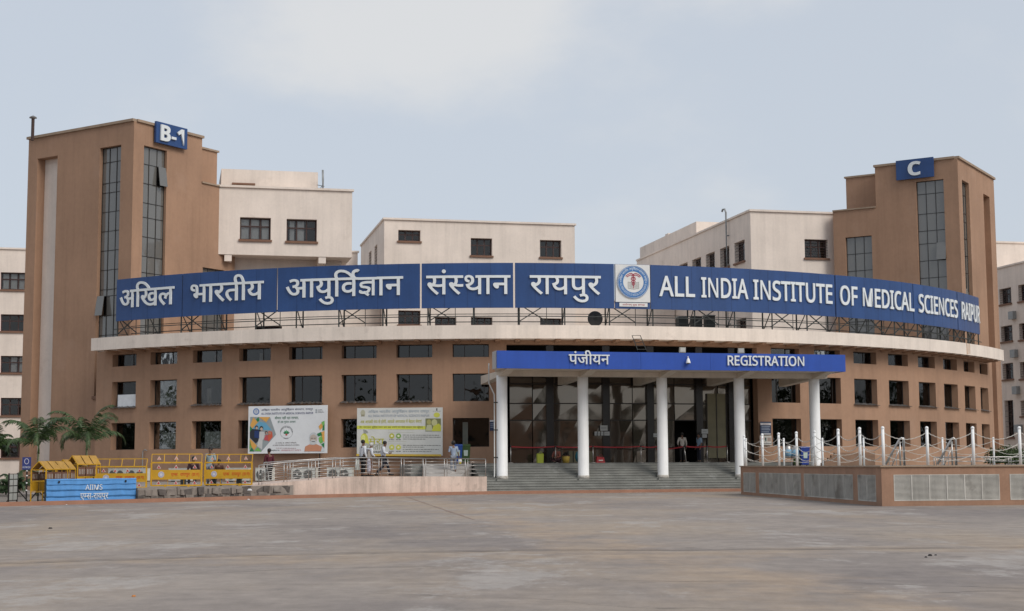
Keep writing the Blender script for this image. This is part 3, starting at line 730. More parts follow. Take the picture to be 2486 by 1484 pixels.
# steel frame under and behind the panels
stn = [-.82 + 1.63 * i / 25 for i in range(26)]
for i, a in enumerate(stn):
    for (rr, nm) in ((SR - .16, 'front_post'), (SR - 1.1, 'back_post')):
        q = MB(); p = pol(a, rr); q.tube([(p.x, p.y, 8.95), (p.x, p.y, 12.3 if rr > 38 else 10.6)], .05 if rr > 38 else .055, 4); q.build(nm, STEELD, sign)
    q = MB(); q.tube([pol(a, SR - 1.1, 9.05), pol(a, SR - .16, 10.3)], .03, 4); q.tube([pol(a, SR - .16, 9.3), pol(a, SR - 1.1, 9.3)], .022, 4); q.build('stay', STEELD, sign)
    if i < 25 and i % 2 == 0 or i > 15 and i < 25:
        b = a + .6 * (stn[1] - stn[0]); q = MB()
        q.tube([pol(a, SR - .2, 9.3), pol(b, SR - .2, 10.25)], .036, 4); q.tube([pol(b, SR - .24, 9.3), pol(a, SR - .24, 10.25)], .036, 4)
        q.tube([pol(b, SR - .2, 8.95), pol(b, SR - .2, 10.4)], .025, 4); q.build('cross_brace', STEELD, sign)
for (rr, z, r_) in ((SR - .14, 9.58, .032), (SR - 1.08, 9.36, .032), (SR - 1.06, 9.8, .025)):
    q = MB(); q.tube([pol(-.83 + 1.66 * i / 50, rr, z) for i in range(51)], r_, 4); q.build('long_rail', STEELD, sign)

# ------------------------------------------------------------------ towers
SQ = 2 ** -.5
def tower(side, c, letter, label):
    """c = front corner in (u, v); outer face runs 9.5 m outward-back, inner face 9.1 m inward-back"""
    o = W(*c); root = thing('tower_block', label, 'tower', (o.x, o.y, 0))
    dO = W(c[0] + side * SQ, c[1] - SQ) - o; dI = W(c[0] - side * SQ, c[1] - SQ) - o
    nO = -dI; nI = -dO
    LO, LI, LI2, H, H2, H3 = 9.5, 5.85, 9.05, 22.35, 19.45, 22.0
    PO = wallmap(o, dO, nO); PI_ = wallmap(o, dI, nI)
    if side < 0:
        strips_o = [(1.08, 2.93, 5.7, 21.02)]; niche = (6.75, 8.62, .7, 21.0); s1 = (.85, 2.78, 2.2, 21.0); s2 = (6.1, 8.1, 9.0, 14.05)
    else:
        strips_o = [(.94, 2.69, 5.7, 21.0)]; niche = (6.43, 8.12, .7, 20.85); s1 = (1.01, 2.95, 2.2, 21.0); s2 = (6.23, 8.17, 9.0, 17.5)
    mb = grid_wall(MB(), PO, 0, LO, 0, H, strips_o + [niche], .95)
    grid_wall(mb, PI_, 0, LI, 0, H, [s1], .3)
    grid_wall(mb, PI_, LI, LI2, 0, H2, [s2], .3)
    # upper set-back volume, side and rear faces, roofs
    f = lambda a, b, z: o + dI * a + dO * b + Vector((0, 0, z))
    mb.quad(f(LI, 0, H2), f(LI, 1.1, H2), f(LI, 1.1, H), f(LI, 0, H))
    mb.quad(f(LI, 1.1, H2), f(8.4, 1.1, H2), f(8.4, 1.1, H3), f(LI, 1.1, H3)); mb.quad(f(8.4, 1.1, H2), f(8.4, LO, H2), f(8.4, LO, H3), f(8.4, 1.1, H3))
    mb.quad(f(0, LO, 0), f(0, LO, H), f(LI, LO, H), f(LI, LO, 0)); mb.quad(f(LI, LO, 0), f(LI, LO, H3), f(LI2, LO, H3), f(LI2, LO, 0)); mb.quad(f(LI2, 0, 0), f(LI2, LO, 0), f(LI2, LO, H2), f(LI2, 0, H2))
    mb.quad(f(0, 0, H - .3), f(LI, 0, H - .3), f(LI, LO, H - .3), f(0, LO, H - .3)); mb.quad(f(LI, 0, H2 - .02), f(LI2, 0, H2 - .02), f(LI2, 1.2, H2 - .02), f(LI, 1.2, H2 - .02)); mb.quad(f(LI, 1.1, H3 - .1), f(8.4, 1.1, H3 - .1), f(8.4, LO, H3 - .1), f(LI, LO, H3 - .1)); mb.quad(f(LI, 1.1, H3), f(LI, LO, H3), f(LI, LO, H), f(LI, 1.1, H))
    mb.build('wall', BROWN, root)
    q = MB()
    mapbox(q, PO, -.0, LO + .1, H, H + .16, -.12, .2); mapbox(q, PI_, .2, LI + .08, H + .002, H + .158, -.12, .2); mapbox(q, PI_, LI, LI2, H2, H2 + .1, -.1, .2)
    q2 = wallmap(f(0, 1.1, 0), dI, nI); mapbox(q, q2, LI, 8.5, H3, H3 + .12, -.1, .2); q3 = wallmap(f(8.4, 0, 0), dO, dI); mapbox(q, q3, 1.3, LO, H3 + .002, H3 + .122, -.1, .2)
    q.build('coping', COPE, root)
    nd_ = .62; nb = MB(); nb.quad(PO(niche[0], niche[2], nd_), PO(niche[1], niche[2], nd_), PO(niche[1], niche[3], nd_), PO(niche[0], niche[3], nd_)); nb.build('niche_back', CREAM if side < 0 else BROWN, root)
    h = strips_o[0]; zr = [(z - h[2]) / (h[3] - h[2]) for z in (h[2], 6.9, 8.2, 9.4, 10.6, 11.8, 12.2, 13.4, 14.6, 15.8, 17.0, 18.2, 18.8, 20.1, h[3])]
    window(root, PO, h, .32, (0, .33, .67, 1), zr, ALU, GLT, .035, .2 if side < 0 else None, (), .3, name='strip_window', open_pane=[(2, 4)] if side < 0 else [(0, 6)])
    zr = [(z - s1[2]) / (s1[3] - s1[2]) for z in (s1[2], 4.5, 6.5, 8.5, 9.6, 10.8, 12.0, 13.2, 14.2, 15.4, 16.6, 17.5, 18.7, 20.1 if side > 0 else 19.9, s1[3])]
    window(root, PI_, s1, .26, (0, .33, .67, 1), zr, ALU, GLT, .035, None, (), .3, name='strip_window', open_pane=[(2, 12)] if side < 0 else [(0, 9)])
    n = max(3, round((s2[3] - s2[2]) / 1.2)); window(root, PI_, s2, .26, (0, .33, .67, 1), [k / n for k in range(n + 1)], ALU, GLT, .035, None, (), .3, name='strip_window')
    # lettered sign board
    if side < 0: t0, t1, z0, z1 = 1.55, 4.22, 21.3, 22.62
    else: t0, t1, z0, z1 = 1.59, 4.23, 21.2, 22.58
    q = MB(); mapbox(q, PI_, t0, t1, z0, z1, -.3, -.14); sb = q.build('letter_board', BLUE, root)
    ps, wd = letters(letter, .012, True); hgt = 1.0; wl = 1.98 if side < 0 else .9
    ymin = min(p[1] for q_ in ps for p in q_[0]); ymax = max(p[1] for q_ in ps for p in q_[0])
    tc = (t0 + t1) / 2 - (.05 if side < 0 else 0); zc = (z0 + z1) / 2
    for vf in ps:
        sgn = 1 if side < 0 else -1
        MB().flat2d(vf, lambda x, y, d: PI_(tc + sgn * (x / wd - .5) * wl, zc - hgt / 2 + (y - ymin) / (ymax - ymin) * hgt, -.3 - .02 - d), .1).build('letter', LETTER, sb)
    return root, f, PO
twl, fL, POL = tower(-1, (-27.65, 26.0), 'B-1', 'tall brown tower with the B-1 board and a cream vertical niche')
twr, fR, POR = tower(1, (27.5, 25.8), 'C', 'tall brown tower with the C board at the right')
# flue and conduit on the left tower
fp = aty(79, 332, 93.6); q = thing('flue_pipe', 'thin dark flue pipe with a cap on the roof of the B-1 tower', 'pipe', (fp.x, fp.y, 22.4))
MB().tube([(fp.x, fp.y, 22.05), (fp.x, fp.y, 23.45)], .1, 8).build('pipe', mat('flue_brown', (.06, .035, .03), .7, .2, 4), q); MB().lathe([(.24, 0), (.22, .06), (.03, .16)], 12, (fp.x, fp.y, 23.5)).build('cap', TIN, q)

# ------------------------------------------------------------------ cream ward blocks behind
def block(name, label, u0, u1, v, zb, zt, depth_back, front_windows, left_windows=(), room=None, bars=False, cur=None):
    o = W(u0, v); root = thing(name, label, 'building', (o.x, o.y, 0)); dU = W(1, 0) - W(0, 0); nV = W(0, 1) - W(0, 0)
    PF = wallmap(W(u0, v), dU, nV); PL = wallmap(W(u0, v), -nV, -dU)
    hs = [(a - u0, b - u0, c, d) for a, b, c, d in front_windows]; hl = [(v - b, v - a, c, d) for a, b, c, d in left_windows]
    mb = grid_wall(MB(), PF, 0, u1 - u0, zb, zt, hs, .45); grid_wall(mb, PL, 0, depth_back, zb, zt, hl, .45)
    mb.quad(W(u1, v, zb), W(u1, v, zt), W(u1, v - depth_back, zt), W(u1, v - depth_back, zb)); mb.quad(W(u0, v, zt), W(u1, v, zt), W(u1, v - depth_back, zt), W(u0, v - depth_back, zt))
    mb.quad(W(u0, v, zb), W(u0, v - depth_back, zb), W(u1, v - depth_back, zb), W(u1, v, zb)); mb.quad(W(u0, v - depth_back, zb), W(u0, v - depth_back, zt), W(u1, v - depth_back, zt), W(u1, v - depth_back, zb))
    mb.build('wall', CREAM, root)
    q = MB(); mapbox(q, PF, -.1, u1 - u0 + .1, zt, zt + .14, -.12, .2); mapbox(q, PL, .2, depth_back, zt + .002, zt + .142, -.1, .2); q.build('coping', CREAM, root)
    for i, h in enumerate(hs): window(root, PF, h, .4, (0, .34, .67, 1), (0, .62, 1), WFRAME, GL, .09, .14, cur[i] if cur and i < len(cur) else (), .6, bars)
    for h in hl: window(root, PL, h, .4, (0, .34, .67, 1), (0, .62, 1), WFRAME, GL, .09, .14, (), .6, True)
    return root, PF, PL
b1, PF1, _ = block('ward_block', 'cream upper ward block overhanging beside the B-1 tower with two curtained windows', -22.5, -13.72, 20.7, 15.05, 19.45, 8,
                   [(-21, -19.02, 16.06, 17.52), (-18, -16.03, 16.03, 17.5)], cur=[((.05, .30), (.36, .63), (.72, .95)), ((.12, .28), (.36, .6))])
for (a, b_) in ((-21.96, -21.5), (-15.9, -15.42)): q = MB(); q.prism([W(a, 20.66), W(b_, 20.66), W(b_, 18), W(a, 18)], 14.62, 15.04); q.build('beam', CREAM, b1)
dU = W(1, 0) - W(0, 0); nV = W(0, 1) - W(0, 0)
PLo = wallmap(W(-22.4, 18.9), dU, nV); lw = [(2.6, 4.3, 9.4, 10.6), (6.2, 7.9, 9.3, 10.5)]
q = grid_wall(MB(), PLo, 0, 8.2, 6, 15.04, lw, .4); q.quad(W(-14.2, 18.9, 6), W(-14.2, 18.9, 15.04), W(-14.2, 13, 15.04), W(-14.2, 13, 6)); q.build('lower_wall', CREAM, b1)
for h in lw: window(b1, PLo, h, .36, (0, .34, .67, 1), (0, .62, 1), WFRAME, GL, .08, .1, (), .5)
q = MB(); q.prism([W(-22.2, 19.2), W(-15.85, 19.2), W(-15.85, 14), W(-22.2, 14)], 19.3, 20.95); rm = q.build('roof_room', CREAM, b1)
MB().prism([W(-21.5, 19.5), W(-20.0, 19.5), W(-20.0, 19.2), W(-21.5, 19.2)], 19.9, 20.0).build('vent_hood', SILL, rm)
b2, _, _ = block('ward_block', 'plain cream ward block behind the middle of the rooftop sign, three windows along its top', -10.09, 4.42, 9.86, 5, 19.45, 14,
                 [(-9.05, -7.39, 17.9, 18.72), (-3.6, -1.97, 16.96, 18.27), (1.71, 3.37, 16.98, 18.28), (-9.03, -7.38, 11.7, 12.75), (-3.6, -1.97, 10.9, 12.35), (1.68, 3.35, 10.9, 12.35), (-6.3, -4.7, 10.9, 12.3), (-9.03, -7.38, 7, 8)],
                 [(1.0, 2.6, 16.6, 18.2), (4.4, 6.0, 16.6, 18.2)])
b2b, _, _ = block('stair_block', 'brown and cream stair block peeping out behind the middle ward block', -14.3, -10.3, -4.6, 5, 19.0, 8, [(-13.4, -12.5, 16.9, 18.0)])
b2c, _, _ = block('link_block', 'lower cream link block between the two left ward blocks', -13.7, -10.12, 8.0, 5, 15.55, 10, [(-12.9, -11.3, 9.4, 10.9)])
b4, _, _ = block('link_block', 'low cream rear block glimpsed under the sign beside the emblem', 4.6, 15.0, 2.0, 5, 14.6, 8, [(6.5, 8.2, 10.4, 11.9), (10.5, 12.2, 10.4, 11.9)])
b3, PF3, PL3 = block('ward_block', 'cream corner ward block joining the C tower with a row of side windows', 15.07, 21.55, 18.65, 5, 19.42, 27,
                [(19.19, 21.0, 16.17, 17.53)], [(15.43, 17.45, 16.05, 17.57), (12.42, 14.36, 16.05, 17.57), (9.35, 11.3, 16.05, 17.57), (6.2, 8.25, 16.05, 17.57), (3.1, 5.1, 16.05, 17.57), (0, 2, 16.05, 17.57), (15.43, 17.45, 10.3, 11.9), (12.42, 14.36, 9.5, 11.4), (9.35, 11.3, 9.5, 11.4), (6.2, 8.25, 9.5, 11.4)], bars=True)
q = MB(); q.prism([W(15.9, 5), W(23, 5), W(23, -10), W(15.9, -10)], 19.3, 20.9); q.build('roof_room', CREAM, b3); q = MB(); q.prism([W(15.95, -2.2), W(23, -2.2), W(23, -3), W(15.95, -3)], 20.9, 21.05); q.build('roof_kerb', CREAM, b3)
q = thing('vent_pipe', 'grey vertical drain pipe with a bent top on the side of the right ward block', 'pipe', tuple(W(14.9, 14.3)))
MB().tube([W(14.85, 14.4, 8.9), W(14.85, 14.4, 20.05), W(14.8, 14.3, 20.3), W(14.72, 14.1, 20.3), W(14.7, 14.0, 20.15)], .075, 8).build('pipe', GREYMETAL, q)
for k in range(5): MB().tube([W(15.07, 14.4, 9.5 + 2.2 * k), W(14.85, 14.4, 9.5 + 2.2 * k)], .05, 6).build('bracket', GREYMETAL, q)
# far wings
fw_ = []
for k, (ya, yb) in enumerate(((661, 703), (763, 804), (864, 905), (966, 1009), (1069, 1112))):
    c = onv(3, yb, -10.85); d = onv(3, ya, -10.85); l = onv(-55, ya, -10.85)[0]; e_ = onv(2, ya, -10.85)[0]; r_ = onv(61 - k * 1.8, ya, -10.85)[0]
    fw_ += [(e_, e_ + 2.05, c[2], d[2]), (e_ - 4.2, e_ - 2.1, c[2], d[2])]
wl_, _, _ = block('side_wing', 'cream side wing with five floors of brown-framed windows left of the B-1 tower', -60, -35.0, -10.85, 0, 19.4, 12, fw_, cur=[((.08, .3), (.38, .62), (.7, .9)), (), (), (), ((.38, .6), (.7, .95)), (), (), ()])
UR = 43.4
rw = []
for (xa, xb, ya, yb) in ((2426, 2455, 700, 738), (2472, 2500, 690, 730), (2430, 2458, 791, 829), (2474, 2502, 784, 824), (2434, 2460, 882, 921), (2476, 2504, 878, 919), (2440, 2461, 972, 1062), (2478, 2506, 972, 1010)):
    p = onu(xa, (ya + yb) / 2, UR); r_ = onu(xb, (ya + yb) / 2, UR); m_ = (xa + xb) / 2; rw.append((min(p[1], r_[1]), max(p[1], r_[1]), onu(m_, yb, UR)[2], onu(m_, ya, UR)[2]))
wr_, _, PLr = block('side_wing', 'cream side wing with barred deep windows right of the C tower', UR, 62, 18.0, 0, 17.85, 34, [], rw)
q = MB(); q.prism([W(44.2, 2), W(60, 2), W(60, -8), W(44.2, -8)], 17.7, 20.4); rr_ = q.build('roof_room', CREAM, wr_); MB().prism([W(44.1, 2.1), W(60.1, 2.1), W(60.1, -8.1), W(44.1, -8.1)], 20.4, 20.55).build('room_coping', CREAM, rr_)
for k, (x, y) in enumerate(((2462, 765), (2466, 858), (2471, 947), (2477, 1040))):
    p = onu(x, y, UR); q = MB(); q.prism([W(UR - .35, p[1] + .35), W(UR, p[1] + .35), W(UR, p[1] - .35), W(UR - .35, p[1] - .35)], p[2] - .35, p[2] + .3); q.build('wall_vent', GREYMETAL, wr_)

# ------------------------------------------------------------------ entrance canopy
co = W(0, 43.3); can = thing('entrance_canopy', 'blue-fronted registration canopy on five white round columns', 'canopy', (co.x, co.y, 0))
VF = 45.72; UA, UB = -9.38, 9.32; CZ0, CZ1 = 6.2, 7.08
def bx(u0, u1, v0, v1, z0, z1): return MB().hexa([W(u0, v1, z0), W(u1, v1, z0), W(u1, v0, z0), W(u0, v0, z0), W(u0, v1, z1), W(u1, v1, z1), W(u1, v0, z1), W(u0, v0, z1)])
SOFF = mat('canopy_soffit', (.66, .58, .49), .8, .1, .8, 0, 40, .12)
MB().prism([W(UA + .05, VF - .1), W(UA + .05, VF - .9), W(-7.9, 39.0), W(UB - .05, 38.4), W(UB - .05, VF - .1)], CZ0 + .02, CZ1 - .1).build('slab', SOFF, can)
n = 5; edges = [UA + (UB - UA) * k / n for k in range(n + 1)]; fps = []
for a, b_ in zip(edges, edges[1:]): fps.append(bx(a + .004, b_ - .004, VF - .09, VF, CZ0, CZ1).build('fascia_panel', BLUE2, can))
bx(UA - .03, UA + .045, VF - .95, VF - .1, CZ0 - .0, CZ1).build('side_panel', mat('side_panel_grey', (.46, .45, .44), .6, .08, 2), can); bx(UB - .045, UB + .03, 39.0, VF - .1, CZ0, CZ1).build('side_panel', BLUE2, can)
bx(-8.8, UB - .1, 42.95, 43.65, 5.96, CZ0 + .015).build('ring_beam', SOFF, can)
for k in range(5):
    uc = -8.6 + 4.3 * k
    q = MB(); q.lathe([(.30, .60), (.30, .74), (.285, .76), (.278, 5.4), (.28, 5.985)], 28, (W(uc, 43.3).x, W(uc, 43.3).y, 0)); cl_ = q.build('column', WHITE, can, True); MB().lathe([(.305, .69), (.303, .86), (.29, .87)], 28, (W(uc, 43.3).x, W(uc, 43.3).y, 0)).build('scuffed_base', mat('scuffed_white', (.55, .52, .47), .8, .25, 6, 0, 40, 0, stain=((.25, .22, .18), 7, .52, .7)), cl_, True)
    q = MB(); a, b_ = uc - .22, uc + .22
    q.hexa([W(a, 43.7, 5.94), W(b_, 43.7, 5.94), W(b_, 39, 5.75), W(a, 39, 5.75), W(a, VF - .12, CZ0 + .01), W(b_, VF - .12, CZ0 + .01), W(b_, 39, CZ0 + .01), W(a, 39, CZ0 + .01)]); q.build('bracket_beam', SOFF, can)
    bx(uc - .34, uc + .34, 43.05, 43.64, .40, .70).build('column_pad', GRANITE, can)
def can_word(parts, wd, px0, px1, y_base, y_top, h_em, th=.07):
    u0 = onv(px0, y_base, VF)[0]; u1 = onv(px1, y_base, VF)[0]; z0 = onv((px0 + px1) / 2, y_base, VF)[2]; z1 = onv((px0 + px1) / 2, y_top, VF)[2]; k = (u1 - u0) / wd
    for vf in parts:
        xc = sum(p[0] for p in vf[0]) / len(vf[0]); pa = fps[max(0, min(n - 1, int((u0 + xc * k - UA) / (UB - UA) * n)))]
        MB().flat2d(vf, lambda x, y, d: W(u0 + x * k, VF + .025 + d, z0 + y / h_em * (z1 - z0)), th).build('letter', LETTER, pa)
pr, wdt = trim(deva('पंजीयन')); can_word(pr, wdt, 1380, 1479, 884.5, 861.5, .622)
pr, wdt = letters('REGISTRATION'); can_word(pr, wdt, 1765.5, 1951, 888, 866, .69)

# the low block across the car park, behind the camera: it is what the entrance glass reflects
for (x0, x1, h_, lab) in ((-75, -18, 8.2, 'long low brown block across the car park, mirrored in the entrance glass'), (-14, 26, 9.6, 'middle brown block across the car park, mirrored in the entrance glass'), (34, 90, 7.4, 'lower brown block across the car park, mirrored at the right of the glass')):
    ob = thing('opposite_block', lab, 'building', (x0, -62, 0)); PX = wallmap((x1, -60, 0), (-1, 0, 0), (0, 1, 0)); L_ = x1 - x0; nw = int(L_ / 5)
    hs = [(2 + 5 * k, 4.4 + 5 * k, z, z + 1.6) for k in range(nw) for z in (1.2, 4.4)]
    q = grid_wall(MB(), PX, 0, L_, 0, h_, hs, .3); q.quad((x0, -60, h_), (x1, -60, h_), (x1, -72, h_), (x0, -72, h_)); q.quad((x0, -60, 0), (x0, -60, h_), (x0, -72, h_), (x0, -72, 0)); q.quad((x1, -60, 0), (x1, -60, h_), (x1, -72, h_), (x1, -72, 0)); q.quad((x0, -72, 0), (x1, -72, 0), (x1, -72, h_), (x0, -72, h_)); q.build('wall', BROWN, ob)
    for h in hs: q = MB(); mapbox(q, PX, h[0], h[1], h[2], h[3], .25, .3); q.build('window', ALU, ob)
    q = MB(); mapbox(q, PX, -.2, L_ + .2, h_, h_ + .2, -.15, .2); q.build('coping', COPE, ob)

# belt of trees added out of frame to darken the window reflections: reads as one mass
rt = random.Random(21); tb = MB()
for k in range(230):
    be = math.radians(66 + 228 * k / 230 + rt.uniform(-.6, .6)); rr = rt.uniform(135, 158); cx_, cy_ = rr * math.sin(be), 60 + rr * math.cos(be); hh = rt.uniform(7.5, 14); wd = rt.uniform(2.6, 4.4)
    tb.tube([(cx_, cy_, 0), (cx_ + rt.uniform(-.4, .4), cy_, hh * .6)], .22, 5, False, .1)
    for j in range(60):
        d = Vector((rt.gauss(0, 1), rt.gauss(0, 1), rt.gauss(0, 1))).normalized() * rt.uniform(.4, 1.0); c = Vector((cx_ + d.x * wd, cy_ + d.y * wd, hh * .62 + d.z * hh * .38)); a = Vector((rt.gauss(0, 1), rt.gauss(0, 1), rt.gauss(0, 1))).normalized(); b = a.cross(Vector((rt.gauss(0, 1), rt.gauss(0, 1), rt.gauss(0, 1)))).normalized(); s_ = rt.uniform(.6, 1.2)
        tb.quad(c - a * s_, c + b * s_ * .7, c + a * s_, c - b * s_ * .7)
o_ = tb.build('added_tree_belt', mat('far_foliage', (.045, .065, .025), .8, .35, .6)); o_['kind'] = 'stuff'; o_['label'] = 'added belt of dark green trees out of frame, darkening the window reflections'; o_['category'] = 'trees'
# ------------------------------------------------------------------ ramp with railing on the left of the steps
rp0 = kdep(619, .95); rp1 = kdep(1182, .6)
rd = (rp1 - rp0).normalized(); rn = Vector((-rd.y, rd.x, 0))
def onramp(px, py, back=0.0):
    p = onplane(px, py, rp0 + rn * back, rp1 + rn * back); return p
ramp = thing('access_ramp', 'pale pink rendered access ramp with streaked front wall beside the steps', 'ramp', (rp0.x, rp0.y, 0))
prof = [(619, 1179.5), (692, 1170.7), (868, 1156.9), (1182, 1157.2)]
top = [onramp(x, y) for x, y in prof]; RAMPW = 2.0
mb = MB()
for a, b in zip(top, top[1:]):
    mb.hexa([Vector((a.x, a.y, .0)), Vector((b.x, b.y, .0)), Vector((b.x, b.y, 0)) + rn * RAMPW, Vector((a.x, a.y, 0)) + rn * RAMPW, a, b, b + rn * RAMPW, a + rn * RAMPW])
mb.build('ramp_wall', PINK, ramp)
LZ = top[-1].z
fA, fB = rp1 + rn * RAMPW - rd * 2.4, rp1 + rn * RAMPW; fC, fD = W(-9.8, 41.45), W(-12.4, 41.45)
q = MB(); q.hexa([fA, fB, fC, fD, Vector((fA.x, fA.y, LZ - .01)), Vector((fB.x, fB.y, LZ - .01)), Vector((fC.x, fC.y, 1.5)), Vector((fD.x, fD.y, 1.5))]); q.build('upper_flight', mat('ramp_concrete', (.36, .335, .31), .85, .15, 1.5), ramp)
q = MB(); q.prism([W(-13.0, 41.4), W(-9.78, 41.4), W(-9.78, 36.5), W(-13.0, 37.5)], .0, 1.5); q.build('landing', GRANITE, ramp)
def railing(name, label, path, h, step=1.25, levels=(.2, .42, .62, .82), r=.022, cat='railing', pair=.16, group=None):
    o = path[0]; root = thing(name, label, cat, (o.x, o.y, o.z), 0, group)
    topl = [p + Vector((0, 0, h)) for p in path]
    MB().tube(topl, r * 1.25, 8).build('top_rail', STEEL, root, True)
    seg = [(b - a).length for a, b in zip(path, path[1:])]; tot = sum(seg)
    def at(s):
        for a, b, l in zip(path, path[1:], seg):
            if s <= l + 1e-6: return a + (b - a) * (s / l)
            s -= l
        return path[-1]
    k = max(1, round(tot / step)); ps = [at(tot * i / k) for i in range(k + 1)]
    for i in range(k + 1):
        s = tot * i / k
        for ds in ((0,) if not pair else (0, pair)):
            if s + ds > tot: continue
            p = at(s + ds); MB().tube([p, p + Vector((0, 0, h))], r * (1 if ds == 0 else .7), 6).build('baluster', STEEL, root, True)
    for i in range(k):
        a = at(tot * i / k + pair); b = at(tot * (i + 1) / k)
        q = MB()
        for lv in levels: q.tube([a + Vector((0, 0, h * lv)), b + Vector((0, 0, h * lv))], r * .6, 6)
        q.build('cross_rails', STEEL, root, True)
    return root
rb = .10
pth = [onramp(628, 1179, rb), onramp(692, 1171.2, rb), onramp(868, 1157.5, rb), onramp(1179, 1157.8, rb)]
railing('ramp_railing', 'stainless steel railing along the front edge of the pink ramp', pth, .87)
pth2 = [p + rn * (RAMPW - .2) for p in pth[1:3]] + [pth[3] + rn * (RAMPW - .2) - rd * 4.6]
railing('ramp_railing', 'stainless steel railing along the wall side of the pink ramp, behind the walkers', pth2, .87)

# ------------------------------------------------------------------ vent wall with louvres on the right
vw = thing('vent_wall', 'low brown wall with white louvre grilles at the right of the steps', 'wall', (VC.x, VC.y, 0)); VH = 1.33
dLC = (VC - VL).normalized(); nLC = Vector((-dLC.y, dLC.x, 0)); nLC = -nLC if nLC.x > 0 else nLC
dCR = (VR - VC).normalized(); nCR = Vector((dCR.y, -dCR.x, 0)); nCR = -nCR if nCR.y > 0 else nCR
PLC = wallmap(VL, dLC, nLC); PCR = wallmap(VC, dCR, nCR); lenLC = (VC - VL).length; lenCR = (VR - VC).length
def tLC(x): p = onplane(x, 1180, VL, VC); return (Vector((p.x, p.y, 0)) - VL).length
def tCR(x): p = onplane(x, 1180, VC, VR); return (Vector((p.x, p.y, 0)) - VC).length
pan1 = [(1805.5, 1834.7, 2), (1843.5, 1945, 6), (1952.5, 2071, 6), (2083, 2126.6, 2)]; pan2 = [(2170, 2426.5, 6), (2452, 2640, 5)]
h1 = [(tLC(a), tLC(b), .13, 1.02) for a, b, _ in pan1]; h2 = [(tCR(a), tCR(b), .17, 1.03) for a, b, _ in pan2]
VWM = mat('vent_wall_plaster', (.35, .205, .135), .88, .16, 1.1, .3, 40, .15, stain=((.36, .31, .28), 1.6, .66, .75))
mb = grid_wall(MB(), PLC, 0, lenLC, 0, VH - .05, h1, .14); grid_wall(mb, PCR, 0, lenCR, 0, VH - .05, h2, .14)
mb.quad(VL, VL + Vector((0, 0, VH - .05)), VL + Vector((4, .4, VH - .05)), VL + Vector((4, .4, 0)))
mb.build('wall', VWM, vw)
q = MB(); mapbox(q, PLC, -.05, lenLC + .04, VH - .05, VH, -.05, .3); mapbox(q, PCR, -.05, lenCR, VH - .048, VH + .002, -.052, .3); q.build('coping', COPE, vw)
LOUV = mat('white_louvre', (.58, .555, .505), .5, .16, 2, 0, 40, .3, stain=((.14, .115, .09), .9, .55, .6))
for P_, hs_, cnts in ((PLC, h1, [p[2] for p in pan1]), (PCR, h2, [p[2] for p in pan2])):
    for h, c in zip(hs_, cnts):
        q = MB(); e = .025
        mapbox(q, P_, h[0], h[0] + e, h[2], h[3], -.01, .06); mapbox(q, P_, h[1] - e, h[1], h[2], h[3], -.01, .06); mapbox(q, P_, h[0] + e, h[1] - e, h[3] - e, h[3], -.008, .06); mapbox(q, P_, h[0] + e, h[1] - e, h[2], h[2] + e, -.008, .06)
        for k in range(1, c): t = h[0] + (h[1] - h[0]) * k / c; mapbox(q, P_, t - .018, t + .018, h[2] + e, h[3] - e, -.015, .05)
        lv = q.build('louvre_frame', LOUV, vw)
        ns = 21
        for k in range(ns):
            z = h[2] + e + (h[3] - h[2] - 2 * e) * (k + .5) / ns; q = MB()
            q.hexa([P_(h[0] + e, z - .016, .0), P_(h[1] - e, z - .016, .0), P_(h[1] - e, z + .004, .055), P_(h[0] + e, z + .004, .055), P_(h[0] + e, z + .006, .0), P_(h[1] - e, z + .006, .0), P_(h[1] - e, z + .014, .055), P_(h[0] + e, z + .014, .055)])
            q.build('slat', LOUV, lv)
        q = MB(); q.quad(P_(h[0], h[2], .135), P_(h[1], h[2], .135), P_(h[1], h[3], .135), P_(h[0], h[3], .135)); q.build('dark_void', DARKIN, lv)
# chain fences
def chain_fence(label, posts, hs, z, r=.05):
    root = thing('chain_fence', label, 'fence', (posts[0].x, posts[0].y, z), 0, 'chain fences on the podium')
    for p, h in zip(posts, hs):
        q = MB(); q.tube([(p.x, p.y, z), (p.x, p.y, z + h)], r, 10); po = q.build('post', WHITE, root, True)
        MB().ball((p.x, p.y, z + h + r * .8), r * 1.25, 10, 6).build('finial', WHITE, po, True)
    for i in range(len(posts) - 1):
        a, b = posts[i], posts[i + 1]; ha, hb = hs[i], hs[i + 1]
        for lv, sag in ((.92, .24), (.62, .26), (.32, .22)):
            pts = []; n = 22
            for k in range(n + 1):
                t = k / n; p = a + (b - a) * t; zz = z + (ha * (1 - t) + hb * t) * lv - sag * 4 * t * (1 - t) + (.007 if k % 2 else -.007)
                pts.append((p.x + (.006 if k % 2 else -.006), p.y, zz))
            MB().tube(pts, .014, 4).build('chain', CHAINM, root)
    return root
inw = lambda p: p + Vector((.15, .05, 0))
fp_ = [inw(onplane(x, 1180, VL, VC)) for x in (1801.5, 1845.5, 1885, 1928, 1972, 2029, 2081)] + [VC + Vector((.12, .12, 0))]
for p in fp_: p.z = 0
fh = [1.32, 1.32, 1.30, 1.28, 1.26, 1.25, 1.24, 1.20]
chain_fence('front white post and chain fence along the receding side of the vent wall', fp_, fh, VH)
fp2 = [VC + Vector((.3, .12, 0))] + [onplane(x, 1180, VC, VR) + Vector((0, .12, 0)) for x in (2257, 2369, 2483, 2600)]
for p in fp2: p.z = 0
chain_fence('nearest white post and chain fence above the wide louvre panel at the right', fp2[1:], [1.2] * 4, VH)
q0 = VC + Vector((.12, .12, 0)); pts = []
root = COL.objects.get('chain_fence.001')
